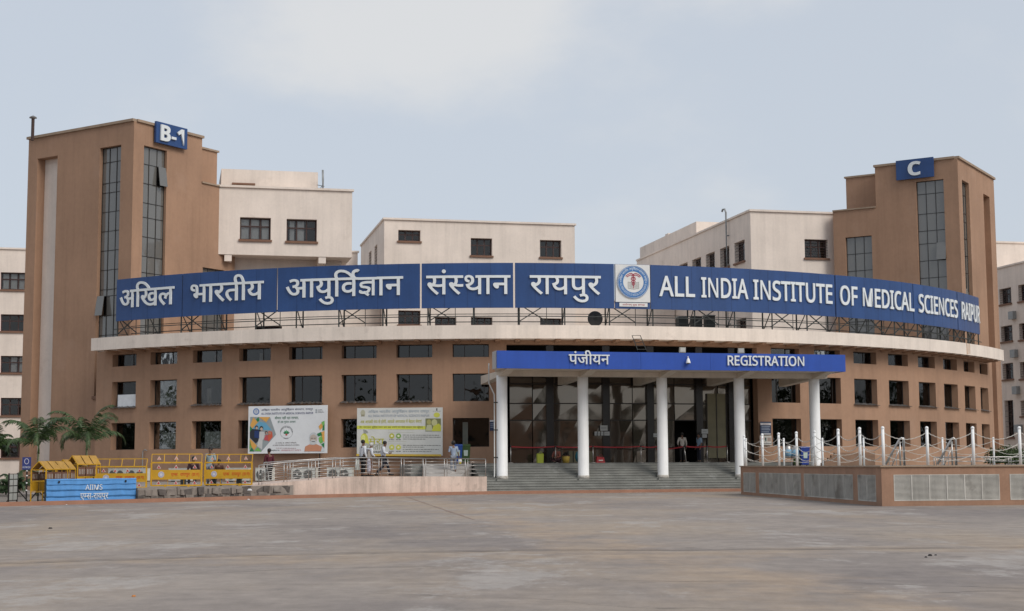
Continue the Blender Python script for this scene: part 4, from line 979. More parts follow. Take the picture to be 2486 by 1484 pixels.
for lv, sag in ((.92, .24), (.62, .26), (.32, .22)):
    b = fp2[1]; pts = []
    for k in range(23): t = k / 22; p = q0 + (b - q0) * t; pts.append((p.x, p.y, VH + 1.2 * lv - sag * 4 * t * (1 - t) + (.007 if k % 2 else -.007)))
    MB().tube(pts, .014, 4).build('chain', CHAINM, root)
fp3 = [aty(x, 1130, 70.2) for x in (1812, 1904, 1998, 2098, 2195, 2290, 2414, 2500)]
for p in fp3: p.z = 0
chain_fence('rear row of short white chain posts along the back of the podium', fp3, [1.22] * 8, PODZ, .042)
# stair handrails and low railing on the podium
for x0, lab in ((2150, 'sloping steel stair handrail behind the corner chain post'), (2276, 'second sloping steel stair handrail, right of the corner post')):
    a = aty(x0, 1128, 60); b = aty(x0 + 34, 1066, 60); c = aty(x0 + 44, 1068, 60); root = thing('stair_handrail', lab, 'handrail', (a.x, a.y, PODZ), 0, 'stair handrails')
    MB().tube([(a.x, a.y, PODZ + .06), (b.x, b.y, b.z), ((b.x + c.x) / 2, b.y, b.z + .04), (c.x, c.y, c.z), (c.x, c.y, PODZ)], .045, 8).build('rail', STEEL, root, True)
    MB().tube([(b.x, b.y, b.z - .1), (b.x, b.y, PODZ)], .035, 8).build('post', STEEL, root, True)
    MB().tube([(a.x + .25, a.y, PODZ), (b.x, b.y, b.z - .35)], .02, 6).build('mid_rail', STEEL, root, True)
    for k in range(1, 4): t = k / 4; MB().tube([(a.x + (b.x - a.x) * t, a.y, PODZ), (a.x + (b.x - a.x) * t, a.y, PODZ + (b.z - PODZ) * t)], .014, 6).build('baluster', STEEL, root)
la, lb = aty(2268, 1128, 66), aty(2540, 1128, 66); la.z = lb.z = PODZ
railing('podium_railing', 'low steel railing with a bright top rail at the far right of the podium', [la, lb], .36, .8, (.5,), .022, pair=.1)
la, lb = aty(2010, 1128, 78), aty(2160, 1128, 78); la.z = lb.z = PODZ
sstep = thing('side_steps', 'short flight of brown side steps behind the chain posts', 'steps', (la.x, la.y, PODZ))
for k in range(5):
    a, b = aty(1995 + 8 * k, 1128, 80 + .35 * k), aty(2125, 1128, 80.5 + .35 * k); MB().hexa([(a.x, a.y, PODZ), (b.x, b.y, PODZ), (b.x, b.y + .34, PODZ), (a.x, a.y + .34, PODZ), (a.x, a.y, PODZ + .14 * (k + 1)), (b.x, b.y, PODZ + .14 * (k + 1)), (b.x, b.y + .34, PODZ + .14 * (k + 1)), (a.x, a.y + .34, PODZ + .14 * (k + 1))]).build('step', mat('side_step_stone', (.24, .15, .10), .8, .15, 2), sstep)

# ------------------------------------------------------------------ posters on the curved wall
def poster(name, label, TL, TR, BL, BR, off=.45):
    R = RF + off; mid = (TL[1] + BL[1]) / 2
    a0 = cyl(TL[0], mid, R)[0]; a1 = cyl(TR[0], mid, R)[0]; p0, p1 = pol(a0, R), pol(a1, R)
    z = lambda px: onplane(px[0], px[1], p0, p1).z
    zs = (z(TL), z(TR), z(BL), z(BR)); d = (p1 - p0); nn = Vector((d.y, -d.x, 0)).normalized(); nn = -nn if nn.y > 0 else nn
    z1 = (zs[0] + zs[1]) / 2; z0 = (zs[2] + zs[3]) / 2
    root = thing(name, label, 'billboard', (p0.x, p0.y, z0))
    T = lambda x, y, dd=0: Vector((p0.x + d.x * x + nn.x * dd, p0.y + d.y * x + nn.y * dd, z0 + (z1 - z0) * y))
    return root, T, d.length, z1 - z0
class Print:
    """flat print on a board; coordinates in zoomed-photo pixels"""
    def __init__(s, root, T, box, wm, hm): s.r, s.T, (s.x0, s.y0, s.x1, s.y1, s.sk), s.n, s.wm, s.hm = root, T, box, 0, wm, hm
    def m(s, x, y):
        fx = (x - s.x0) / (s.x1 - s.x0); yt = s.y0 + s.sk * fx; yb = s.y1 + s.sk * fx * .6; return fx, 1 - (y - yt) / (yb - yt)
    def put(s, name, vf, col, lay=1):
        mb = MB(); mb.flat2d(vf, lambda x, y, d: s.T(*s.m(x, y), .004 * lay), 0); return mb.build(name, col if not isinstance(col, tuple) else flat(col), s.r)
    def poly(s, name, pts, col, lay=1): return s.put(name, (list(pts), [tuple(range(len(pts)))]), col, lay)
    def rect(s, name, x0, y0, x1, y1, col, lay=1): return s.poly(name, [(x0, y1), (x1, y1), (x1, y0), (x0, y0)], col, lay)
    def ell(s, name, cx, cy, rx, ry, col, lay=1, n=24): return s.poly(name, [(cx + rx * math.cos(2 * math.pi * k / n), cy - ry * math.sin(2 * math.pi * k / n)) for k in range(n)], col, lay)
    def text(s, name, txt, x0, x1, yb, hpx, col, lay=2, slope=0.0, off=None):
        d_ = any(ord(c) > 0x900 and ord(c) < 0x980 for c in txt)
        ps, wd = trim(deva(txt, .004 if off is None else off)) if d_ else letters(txt)
        e = .622 if d_ else .69; mb = MB()
        for vf in ps: mb.flat2d(vf, lambda x, y, d: s.T(*s.m(x0 + x / wd * (x1 - x0), yb - y / e * hpx + slope * x / wd), .004 * lay), 0)
        return mb.build(name, flat(col), s.r)
    def lines(s, name, x0, x1, y, h, col, lay=2, seed=1):   # illegible small print: broken strokes
        rnd = random.Random(seed); mb = MB(); x = x0
        while x < x1 - 8:
            w_ = min(rnd.uniform(18, 60), x1 - x); mb.flat2d(([(x, y), (x + w_, y), (x + w_, y - h), (x, y - h)], [(0, 1, 2, 3)]), lambda a, b, d: s.T(*s.m(a, b), .004 * lay), 0); x += w_ + rnd.uniform(8, 16)
        o = mb.build(name, flat(col), s.r); o['kind'] = 'stuff'; return o
    def ring(s, cx, cy, r, col, w_, lay=2, a0=0, a1=2 * math.pi, name='ring'): return s.put(name, stroke([(cx + r * math.cos(a0 + (a1 - a0) * k / 30), cy - r * math.sin(a0 + (a1 - a0) * k / 30)) for k in range(31)], w_), col, lay)
# poster 1
pr1, T1, wm, hm = poster('billboard', 'white hospital billboard with a family photograph and a bearded man in an orange waistcoat', (602.6, 987.8), (794.4, 982.7), (601.6, 1102.6), (794.2, 1099.5))
MB().hexa([T1(0, 0, -.06), T1(1, 0, -.06), T1(1, 0, 0), T1(0, 0, 0), T1(0, 1, -.06), T1(1, 1, -.06), T1(1, 1, 0), T1(0, 1, 0)]).build('board', mat('billboard_white', (.74, .75, .76), .55, .06, 1.5), pr1)
for fx in (.12, .5, .88): q = MB(); a = T1(fx, 0, -.06); q.tube([T1(fx, .05, -.1), T1(fx, .95, -.1)], .03, 4); q.tube([T1(fx, .5, -.1), T1(fx, .5, -.5)], .025, 4); q.build('bracket', STEELD, pr1)
p = Print(pr1, T1, (203, 170, 2157, 1340, -52), wm, hm)
p.ell('emblem_disc', 398, 298, 78, 82, (90, 125, 180)); p.ell('emblem_centre', 398, 298, 55, 58, (190, 195, 205), 2); p.text('emblem_mark', 'T', 385, 411, 330, 60, (110, 130, 170), 3)
p.text('headline', 'अखिल भारतीय आयुर्विज्ञान संस्थान, रायपुर', 525, 1810, 282, 40, (70, 75, 105), 2, -42); p.text('headline', 'ALL INDIA INSTITUTE OF MEDICAL SCIENCES, RAIPUR', 525, 1812, 372, 44, (60, 62, 110), 2, -32)
for k, t_ in enumerate(('राष्ट्रीय', 'स्वास्थ्य', 'प्राधिकरण')): p.text('authority_name', t_, 1922, 2030 + 25 * k, 250 + 32 * k, 17, (80, 80, 88), 2, -6)
p.ell('authority_mark', 1886, 245, 22, 25, (160, 165, 170)); p.rect('authority_mark', 1865, 275, 1907, 320, (165, 170, 175))
p.text('slogan', 'बीमार नहीं रहा लाचार,', 865, 1455, 482, 50, (35, 105, 75), 2, -16); p.text('slogan', 'हो रहा मुफ़्त उपचार'.replace('\u093c', ''), 938, 1382, 572, 42, (40, 105, 80), 2, -10)
OR, GR, LG, SKB = (220, 165, 85), (45, 125, 75), (120, 180, 90), (105, 165, 195)
p.poly('photo_ground', [(245, 780), (245, 1285), (540, 1285), (900, 860), (745, 430), (250, 430)], (150, 158, 160)); p.poly('photo_sky', [(300, 720), (480, 545), (640, 575), (780, 740), (760, 760), (300, 730)], SKB, 2); p.poly('photo_dark', [(245, 800), (300, 725), (520, 750), (500, 980), (400, 1090), (245, 940)], (45, 48, 55), 2)
for pts, c in (([(250, 640), (330, 440), (440, 560), (310, 720)], OR), ([(400, 490), (460, 430), (480, 520), (440, 560)], GR), ([(460, 430), (745, 430), (650, 560), (540, 480)], OR), ([(245, 660), (310, 725), (245, 790)], GR), ([(245, 960), (430, 1140), (360, 1250), (245, 1110)], OR), ([(235, 1285), (300, 1185), (365, 1285)], GR), ([(365, 1270), (450, 1180), (545, 1285)], LG), ([(245, 970), (300, 1180), (240, 1230)], LG)): p.poly('colour_facet', pts, c, 3)
for (hx, hy, r_, hair, skin, shirt, body) in ((415, 690, 42, (40, 36, 34), (190, 165, 150), (40, 60, 110), [(365, 770), (470, 770), (490, 960), (360, 940)]), (535, 710, 48, (30, 28, 28), (195, 172, 155), (200, 200, 198), [(490, 790), (610, 800), (640, 900), (570, 1010), (560, 1240), (430, 1150), (480, 950)]), (660, 815, 34, (45, 40, 38), (190, 150, 135), (190, 85, 90), [(615, 870), (700, 880), (715, 1020), (605, 1000)]), (745, 820, 40, (205, 110, 85), (185, 135, 110), (205, 95, 70), [(690, 880), (800, 780), (820, 920), (720, 1040)])):
    p.poly('figure_clothes', body, shirt, 4); p.ell('figure_head', hx, hy, r_, r_ * 1.15, hair, 5); p.ell('figure_face', hx + 4, hy + r_ * .35, r_ * .72, r_ * .8, skin, 6)
p.ring(1158, 800, 155, (120, 122, 125), 5)
ps, wd = trim(deva('प्रधानमंत्री जन आरोग्य योजना', .003)); mbx = MB()
for vf in ps: mbx.flat2d(vf, lambda x, y, d: p.T(*p.m(1158 - (128 + y * 42) * math.cos(math.pi * (.02 + .96 * x / wd)), 815 - (128 + y * 42) * math.sin(math.pi * (.02 + .96 * x / wd))), .008), 0)
mbx.build('scheme_name', flat((60, 62, 66)), pr1)
for a_, l_, c in ((90, 95, (110, 180, 130)), (55, 88, (60, 150, 95)), (125, 88, (60, 150, 95)), (20, 85, (40, 120, 75)), (160, 85, (40, 120, 75))):
    t = math.radians(a_); ux, uy = math.cos(t), -math.sin(t); p.poly('lotus_leaf', [(1158, 835), (1158 + ux * l_ * .5 - uy * 24, 835 + uy * l_ * .5 + ux * 24), (1158 + ux * l_, 835 + uy * l_), (1158 + ux * l_ * .5 + uy * 24, 835 + uy * l_ * .5 - ux * 24)], c, 3)
p.ell('lotus_figures', 1158, 862, 26, 20, (200, 75, 70), 3); p.text('scheme_short_name', 'PM-JAY', 1095, 1210, 965, 28, (70, 70, 75), 2)
p.text('caption', '10 करोड़ से अधिक परिवारों,'.replace('\u093c', ''), 892, 1410, 1085, 24, (95, 85, 85), 2, -12); p.text('caption', '50 करोड़ से अधिक व्यक्तियों को लाभ मिलेगा'.replace('\u093c', ''), 822, 1482, 1142, 24, (100, 85, 88), 2, -12)
p.lines('fine_print', 910, 1395, 1203, 14, (175, 140, 145), 2, 3); p.text('helpline', 'Helpline No. :', 780, 1015, 1265, 30, (90, 90, 95), 2, -4); p.text('helpline', '8527030778, 0771 2572240', 1040, 1520, 1262, 26, (190, 95, 105), 2, -8)
for pts, c in (([(2015, 545), (2093, 505), (2093, 640), (2050, 640)], LG), ([(1945, 650), (2015, 570), (2055, 660), (1985, 745)], OR), ([(2050, 640), (2093, 600), (2093, 750), (2040, 750)], GR), ([(1910, 835), (2010, 785), (2040, 870), (1940, 900)], GR), ([(2010, 790), (2093, 760), (2093, 1050), (2050, 1000)], OR), ([(1950, 930), (2030, 880), (2060, 1040), (2000, 1080), (1960, 1020)], LG), ([(2010, 1090), (2093, 1050), (2090, 1190)], GR)): p.poly('colour_facet', pts, c, 3)
p.poly('bust_waistcoat', [(1605, 1270), (1625, 1150), (1730, 1095), (1790, 1110), (1900, 1090), (2040, 1150), (2010, 1265)], (200, 140, 110), 4); p.poly('bust_sleeve', [(2010, 1265), (2040, 1150), (2090, 1200), (2095, 1262)], (205, 210, 212), 4)
p.ell('bust_hair', 1828, 905, 100, 105, (196, 200, 202), 4); p.ell('bust_face', 1826, 960, 88, 110, (190, 176, 165), 5); p.ell('bust_beard', 1826, 1045, 74, 62, (204, 206, 206), 6); p.rect('bust_moustache', 1782, 1020, 1868, 1036, (85, 80, 80), 7)
for x_ in (1790, 1862): p.rect('bust_spectacle', x_ - 24, 938, x_ + 24, 950, (95, 88, 85), 7)
# poster 2
pr2, T2, wm, hm = poster('billboard', 'faded white and yellow hospital feedback billboard behind the ramp walkers', (866.6, 992), (1074.5, 988.4), (865, 1107.8), (1070, 1105.9))
MB().hexa([T2(0, 0, -.06), T2(1, 0, -.06), T2(1, 0, 0), T2(0, 0, 0), T2(0, 1, -.06), T2(1, 1, -.06), T2(1, 1, 0), T2(0, 1, 0)]).build('board', mat('billboard_faded', (.60, .60, .57), .6, .08, 1.2), pr2)
for fx in (.12, .5, .88): q = MB(); q.tube([T2(fx, .05, -.1), T2(fx, .95, -.1)], .03, 4); q.tube([T2(fx, .5, -.1), T2(fx, .5, -.5)], .025, 4); q.build('bracket', STEELD, pr2)
p = Print(pr2, T2, (132, 118, 1773, 1032, -28), wm, hm); YL, YD = (200, 200, 85), (178, 175, 70)
p.text('headline', 'अखिल भारतीय आयुर्विज्ञान संस्थान रायपुर', 345, 1520, 208, 42, (150, 162, 172), 2, -20); p.text('headline', 'ALL INDIA INSTITUTE OF MEDICAL SCIENCES RAIPUR', 345, 1522, 285, 40, (150, 160, 172), 2, -16)
p.ell('emblem', 245, 210, 45, 60, (175, 172, 150)); p.rect('emblem_base', 212, 240, 278, 275, (150, 145, 120), 2); p.ell('state_emblem', 1663, 122, 13, 14, (70, 70, 62)); p.rect('state_emblem', 1653, 132, 1673, 155, (75, 75, 66)); p.lines('fine_print', 1588, 1742, 168, 6, (140, 140, 130), 2, 8); p.ell('round_mark', 1662, 238, 60, 48, YL)
p.text('slogan', 'अब आपकी राय से होगी, आपके अस्पताल में बेहतर सेवाएं', 200, 1375, 405, 48, YD, 2, -18, .01)
p.rect('yellow_band', 133, 452, 1445, 518, (205, 208, 85)); p.text('band_text', "मेरा अस्पताल सुविधा द्वारा आप सब अपनी राय सीधे सरकार तक पहुँचाएं", 178, 1398, 495, 26, (85, 82, 38), 2, -8)
p.poly('photo', [(1447, 555), (1742, 548), (1742, 305), (1447, 305)], (120, 122, 82), 2); p.ell('figure_head', 1515, 375, 42, 52, (165, 160, 100), 3); p.poly('figure_clothes', [(1450, 545), (1475, 430), (1560, 425), (1590, 545)], (185, 185, 150), 3); p.ell('figure_head', 1618, 385, 55, 66, (190, 188, 140), 3); p.poly('figure_clothes', [(1570, 550), (1600, 450), (1700, 400), (1742, 440), (1742, 550)], (195, 195, 70), 4)
for k, r_ in enumerate((30, 50, 70, 90)): p.ring(262, 625, r_, (90, 90, 80), 8, 2, math.radians(25), math.radians(95), 'signal_arc')
p.ell('handset', 275, 690, 70, 92, YL, 2); p.ell('handset_screen', 255, 685, 40, 55, (215, 216, 140), 3); p.poly('handset_tail', [(235, 770), (345, 690), (370, 800)], YL, 3)
p.text('big_name', 'मेरा', 360, 660, 800, 100, YD, 3); p.text('big_name', 'अस्पताल', 205, 690, 905, 95, (158, 160, 140), 3); p.text('big_name', 'My Hospital', 260, 690, 965, 38, (70, 72, 74), 3)
for (cx_, cy_, c) in ((803, 645, YD), (932, 645, (125, 160, 85)), (803, 862, YL), (932, 862, YL)): p.ell('icon_disc', cx_, cy_, 49, 51, c, 2); p.ell('icon_mark', cx_, cy_, 22, 20, (225, 225, 190), 3)
for (cx_, cy_) in ((803, 722), (932, 722), (803, 945), (932, 945)): p.lines('icon_caption', cx_ - 48, cx_ + 45, cy_, 14, (120, 120, 112), 2, cx_)
for (x0_, x1_, y_) in ((735, 1235, 553), (735, 1080, 772)): p.put('outlined_box', stroke([(x0_, y_ - 24), (x1_, y_ - 24), (x1_, y_ + 24), (x0_, y_ + 24), (x0_, y_ - 24)], 3), (165, 166, 130), 2)
for k, (y_, x1_) in enumerate(((632, 1720), (670, 1742), (708, 1445), (828, 1735), (862, 1425), (905, 1700), (943, 1560))): p.lines('fine_print', 1015, x1_, y_, 11, (120, 120, 116), 2, 20 + k)
p.rect('orange_band', 124, 992, 1745, 1030, (205, 172, 70), 2)
# tan screens standing just inside the entrance
def screen(label, x0, x1, y0, y1):
    R = RF - .44; a0, a1 = cyl(x0, 1040, R)[0], cyl(x1, 1040, R)[0]; z1 = cyl((x0 + x1) / 2, y0, R)[1]; z0 = max(ZP + .005, cyl((x0 + x1) / 2, y1, R)[1]); PS = arcmap(R); o_ = pol(a0, R, z0)
    r = thing('tan_screen', label, 'screen', tuple(o_), 0, 'tan screens at the entrance'); q = MB(); mapbox(q, PS, a0, a1, z0, z1, 0, .03); b_ = q.build('sheet', mat('tan_sheet', (.20, .175, .10), .5, .15, 1.5), r); q = MB(); e = .0012
    for (c, d) in ((a0, a0 + e), (a1 - e, a1), ((a0 + a1) / 2 - e / 2, (a0 + a1) / 2 + e / 2)): mapbox(q, PS, c, d, z0, z1, -.02, -.002)
    q.build('frame', ALU, r)
screen('tall tan screen behind the glass right of the doorway', 1716, 1764, 956, 1112); screen('low tan counter panel behind the seated person', 1378, 1404, 1095, 1123); screen('low tan counter panel left of the second column', 1408, 1440, 1096, 1123)
# small notices
def notice(name, label, box, R, cols, cat='notice', grp=None):
    x0, y0, x1, y1 = box; a0 = cyl(x0, (y0 + y1) / 2, R)[0]; a1 = cyl(x1, (y0 + y1) / 2, R)[0]; z0 = cyl((x0 + x1) / 2, y1, R)[1]; z1 = cyl((x0 + x1) / 2, y0, R)[1]
    a, b = pol(a0, R), pol(a1, R); d = b - a; nn = Vector((d.y, -d.x, 0)).normalized(); nn = -nn if nn.y > 0 else nn
    T = lambda x, y, e=0: Vector((a.x + d.x * x + nn.x * e, a.y + d.y * x + nn.y * e, z0 + (z1 - z0) * y))
    root = thing(name, label, cat, (a.x, a.y, z0), 0, grp); q = MB(); q.hexa([T(0, 0, -.02), T(1, 0, -.02), T(1, 0, 0), T(0, 0, 0), T(0, 1, -.02), T(1, 1, -.02), T(1, 1, 0), T(0, 1, 0)]); q.build('board', flat(cols[0]), root)
    for (fx0, fy0, fx1, fy1, c) in cols[1:]: MB().quad(T(fx0, fy0, .004), T(fx1, fy0, .004), T(fx1, fy1, .004), T(fx0, fy1, .004)).build('print', flat(c), root)
    return root
notice('notice_board', 'navy notice board with a red and white header right of the columns', (1846, 1024, 1872, 1056), RF + .12, [(45, 58, 88), (0, .74, 1, .90, (205, 200, 200)), (.25, .78, .8, .87, (190, 60, 75)), (.1, .6, .9, .65, (150, 160, 175)), (.1, .48, .85, .53, (150, 160, 175)), (.1, .36, .9, .41, (150, 160, 175)), (.1, .2, .8, .25, (150, 160, 175)), (.05, .02, .95, .12, (190, 192, 195))])
notice('notice_board', 'pale information notice below the navy notice board', (1845, 1058, 1873, 1081), RF + .12, [(200, 196, 188), (.05, .62, .35, .85, (190, 120, 120)), (.42, .35, .56, .8, (70, 90, 85)), (.65, .4, .95, .8, (160, 140, 130)), (.05, .1, .95, .2, (120, 120, 120))])
notice('notice_board', 'small navy notice beside the leftmost column', (1189, 1020, 1201.5, 1046), RF + .12, [(50, 62, 92), (0, .84, 1, 1, (205, 205, 208)), (.1, .62, .8, .68, (150, 160, 178)), (.1, .48, .9, .54, (150, 160, 178)), (.1, .3, .8, .36, (150, 160, 178))])
for k, (b_, lab) in enumerate((((1457, 1033, 1475, 1046), 'largest white paper sheet on the entrance glass'), ((1443.5, 1048, 1449, 1057.5), 'first of a row of small papers taped to the entrance glass'), ((1451, 1048, 1457, 1057.5), 'second of a row of small papers taped to the entrance glass'), ((1459, 1048, 1465, 1057.5), 'third of a row of small papers taped to the entrance glass'), ((1467, 1048, 1480, 1057.5), 'last and widest of a row of small papers on the entrance glass'), ((1586.5, 1052.5, 1598, 1061.5), 'white paper taped to the glass left of the middle right column'), ((1703.5, 1042, 1719, 1053), 'upper of two white papers beside the doorway'), ((1705.5, 1054.5, 1716, 1063), 'lower of two white papers beside the doorway'))):
    notice('paper_notice', lab, b_, RF - .30, [(190, 192, 190), (.15, .55, .85, .62, (130, 132, 135)), (.15, .35, .8, .42, (130, 132, 135))], 'paper', 'papers taped to the entrance glass')

# ------------------------------------------------------------------ yellow barricades
def barricade_proto(label, full):
    r = thing('yellow_barricade', label, 'barricade', (0, 0, 0), 0, 'yellow barricades on the ledge'); w_ = 1.02; H = 1.33
    bar = lambda a, b, rr=.022: MB().tube([a, b], rr, 4)
    for sx in (-1, 1): bar((sx * w_, 0, .03), (sx * w_, 0, .98), .046).build('post', YELLOW, r, local=True); bar((sx * w_, 0, .98), (sx * w_, .14, H), .018).build('upper_post', YELLOW, r, local=True)
    MB().box(-w_, w_, -.035, .035, .95, 1.01).build('upper_rail', YELLOW, r, local=True); MB().box(-w_, w_, -.035, .035, .01, .07).build('lower_rail', YELLOW, r, local=True)
    bar((-w_, .14, H), (w_, .14, H), .024).build('top_rail', YELLOW, r, local=True)
    for k in (1, 2, 3): x = -w_ + 2 * w_ * k / 4; bar((x, 0, 1.0), (x, .14, H), .018).build('upper_bar', YELLOW, r, local=True)
    pnl = MB().box(-w_ + .03, w_ - .03, -.02, .01, .285, .68).build('panel', YELLOWD, r, local=True)
    for k in (-.35, .3): bar((k, .02, .06), (k, .02, .33), .012).build('lower_bar', YELLOW, r, local=True)
    for x in (-.45, .5):
        q = MB(); v = [(x + .06 * math.cos(t * math.pi / 5), .05 * 0 - .055, .03 + .06 * math.sin(t * math.pi / 5)) for t in range(10)]; n0 = len(q.v)
        q.v += [Vector(a) for a in v] + [Vector((a[0], .0, a[2])) for a in v]; q.f += [tuple(range(10)), tuple(range(19, 9, -1))] + [(i, (i + 1) % 10, 10 + (i + 1) % 10, 10 + i) for i in range(10)]; q.build('wheel', YELLOWD, r, local=True)
    tri = []
    for z in ((.80, 1.16, .15) if full else (.80, .15)):
        xs = (-.72, -.02, .74) if full else (-.72, -.25, .26, .74)
        for x in xs:
            dy = -.03 if z < 1 else .05
            bar((x, dy + .012, z - .14), (x, dy + .012, z + .16), .005).build('hanger_wire', YELLOW, r, local=True)
            red = (175, 62, 62) if z < 1 else (205, 150, 130)
            a = MB(); a.quad((x - .085, dy, z - .06), (x + .085, dy, z - .06), (x, dy, z + .085)); t_ = a.build('reflector', flat((225, 205, 200)), r, local=True)
            a = MB(); a.quad((x - .058, dy - .006, z - .045), (x + .058, dy - .006, z - .045), (x, dy - .006, z + .055)); a.build('red_triangle', flat(red), t_, local=True)
    TX = lambda x, y, d: (x, -.024 - d, y)
    n = 20; MB().flat2d(([(-.62 + .125 * math.cos(2 * math.pi * k / n), .49 + .125 * math.sin(2 * math.pi * k / n)) for k in range(n)], [tuple(range(n))]), TX, .004).build('emblem_sticker', flat((200, 200, 205)), pnl, local=True)
    for rr in (.10, .07): MB().flat2d(stroke([(-.62 + rr * math.cos(2 * math.pi * k / 24), .49 + rr * math.sin(2 * math.pi * k / 24)) for k in range(25)], .012), lambda x, y, d: (x, -.031 - d, y), 0).build('emblem_ring', flat((140, 140, 185)), pnl, local=True)
    for txt, a, b in (('एम्स', -.22, .05), ('रायपुर', .15, .55), ('(छ.ग)', .62, .93)):
        ps, wd = trim(deva(txt, .01)); mbx = MB()
        for vf in ps: mbx.flat2d(vf, lambda x, y, d: (a + x / wd * (b - a), -.026, .43 + y / .622 * .115), 0)
        mbx.build('lettering', flat((195, 70, 25)), pnl, local=True)
    return r
bp = [(294, 1182, 'yellow barricade with red lettering partly hidden behind the blue barrier', .985), (428, 1182, 'middle yellow barricade with red lettering in front of a seated person', 1.0), (554, 1181, 'rightmost yellow barricade with red lettering nearest the ramp', .97)]
b0 = barricade_proto(bp[1][2], True); b00 = barricade_proto(bp[0][2], False)
def ledge_dir(px): return math.atan2((f3 - f0).y, (f3 - f0).x)
for i, (x, y, lab, sc_) in enumerate(bp):
    pos = kdep(x, 1.5 if i else 2.7)
    p_ = aty(x, y, pos.y); ang = (.02, .13, -.06)[i]
    if i == 0: b00.location = (p_.x, pos.y, PZ - .03); b00.rotation_euler.z = ang; b00.scale = (1, 1, .9)
    elif i == 1: b0.location = (p_.x, pos.y, PZ + .03); b0.rotation_euler.z = ang
    else: o = dup(b0, (p_.x, pos.y, PZ + .03), ang, lab)
ROOFY = mat('weathered_yellow_sheet', (.42, .235, .045), .6, .2, 4, 0, 40, 0, stain=((.20, .10, .04), 3, .58, .6))
# gabled barricade frames
def gable_proto(label):
    r = thing('gabled_barricade', label, 'barricade', (0, 0, 0), 0, 'gabled yellow frames behind the blue barrier'); w_, L_, He, Hr = .31, 1.6, 1.30, 1.60
    for y in (0, L_):
        for sx in (-1, 1):
            MB().tube([(sx * w_, y, 0), (sx * w_, y, He)], .028, 4).build('post', YELLOW, r, local=True)
            MB().tube([(sx * w_, y, He), (0, y, Hr)], .022, 4).build('rafter', YELLOW, r, local=True)
        MB().tube([(-w_, y, He - .02), (w_, y, He - .02)], .016, 4).build('tie_bar', YELLOW, r, local=True)
        for z in (.06, .45, .86): MB().tube([(-w_, y, z), (w_, y, z)], .016, 4).build('cross_bar', YELLOW, r, local=True)
    MB().tube([(0, -.02, Hr), (0, L_ + .02, Hr)], .022, 4).build('ridge', YELLOW, r, local=True)
    for sx in (-1, 1):
        MB().tube([(sx * w_, 0, He), (sx * w_, L_, He)], .022, 4).build('eave', YELLOW, r, local=True)
        for y0 in (.03, .60, 1.17):
            q = MB().hexa([(sx * w_, y0, He), (sx * w_, y0 + .5, He), (sx * .02, y0 + .5, Hr), (sx * .02, y0, Hr)] + [(sx * w_, y0, He + .012), (sx * w_, y0 + .5, He + .012), (sx * .02, y0 + .5, Hr + .012), (sx * .02, y0, Hr + .012)]); q.build('roof_sheet', ROOFY, r, local=True)
            sp = MB().box(sx * w_ - .008, sx * w_ + .008, y0, y0 + .5, .88, 1.2).build('side_sheet', RUST, r, local=True)
            for k in range(4): MB().box(sx * w_ - .012, sx * w_ + .012, y0 + .08 + .11 * k, y0 + .11 + .11 * k, .95, 1.13).build('slot', flat((190, 185, 175)), sp, local=True)
            MB().box(sx * w_ - .008, sx * w_ + .008, y0, y0 + .5, .48, .84).build('side_sheet', YELLOWD, r, local=True)
        for z in (.06, .45, .86): MB().tube([(sx * w_, 0, z), (sx * w_, L_, z)], .016, 4).build('long_bar', YELLOW, r, local=True)
    return r
gp = gable_proto('nearest gabled yellow frame, standing at the left end of the blue barrier')
k0 = kdep(94, 1.2); gp.location = (k0.x, k0.y, .03); gp.rotation_euler.z = -.22
for (x, dd, rz, sc_, lab) in ((121, 2.9, -.30, 1.0, 'second gabled yellow frame, tucked behind the nearest one'), (152, 4.6, -.25, 1.05, 'small gabled yellow frame seen end-on behind the blue barrier'), (174, 4.4, -.62, 1.15, 'tallest gabled yellow frame, turned to show its sloping roof sheets')):
    p_ = kdep(x, dd); o_ = dup(gp, (p_.x, p_.y, .03), rz, lab); o_.scale = (sc_, sc_ * (.62 if rz < -.5 else .8), sc_)
# blue barrier
ba = kdep(113, .85); bb = kdep(330, .85)
blu = thing('metal_barrier', 'sky blue corrugated metal barrier with white lettering behind the kerb', 'barrier', (ba.x, ba.y, 0)); bd = bb - ba; bn = Vector((bd.y, -bd.x, 0)).normalized(); bn = -bn if bn.y > 0 else bn
BT = lambda x, z, d=0: Vector((ba.x + bd.x * x + bn.x * d, ba.y + bd.y * x + bn.y * d, z))
zb = [.04, .27, .51, .75, .965]; BH = .965
for k in range(4):
    q = MB(); z0, z1 = zb[k], zb[k + 1]
    pf = [(z0, .03), (z0 + .05, .055), (z1 - .03, .02), (z1, .0)] if k < 3 else [(z0, .05), (z0 + .14, .03), (z1 - .05, .04), (z1, .02)]
    n0 = 0; N_ = 18
    for i in range(N_ + 1):
        fx = i / N_
        for (z, d) in pf: q.v.append(BT(fx, z + .006 * math.sin(i * 1.3 + k), d + .006 * math.sin(i * 2.1 + k * 2)))
        for (z, d) in reversed(pf): q.v.append(BT(fx, z, d - .03))
        if i:
            m_ = 8
            for j in range(m_): a = (i - 1) * m_ + j; b = (i - 1) * m_ + (j + 1) % m_; q.f.append((a, a + m_, b + m_, b))
    q.f += [tuple(range(8)), tuple(range(N_ * 8 + 7, N_ * 8 - 1, -1))]
    q.build('corrugation', SKYBLUE, blu)
MB().tube([BT(0, .0, -.05), BT(0, .96, -.05)], .04, 4).build('end_post', STEELD, blu); MB().tube([BT(1, .0, -.05), BT(1, .96, -.05)], .04, 4).build('end_post', STEELD, blu)
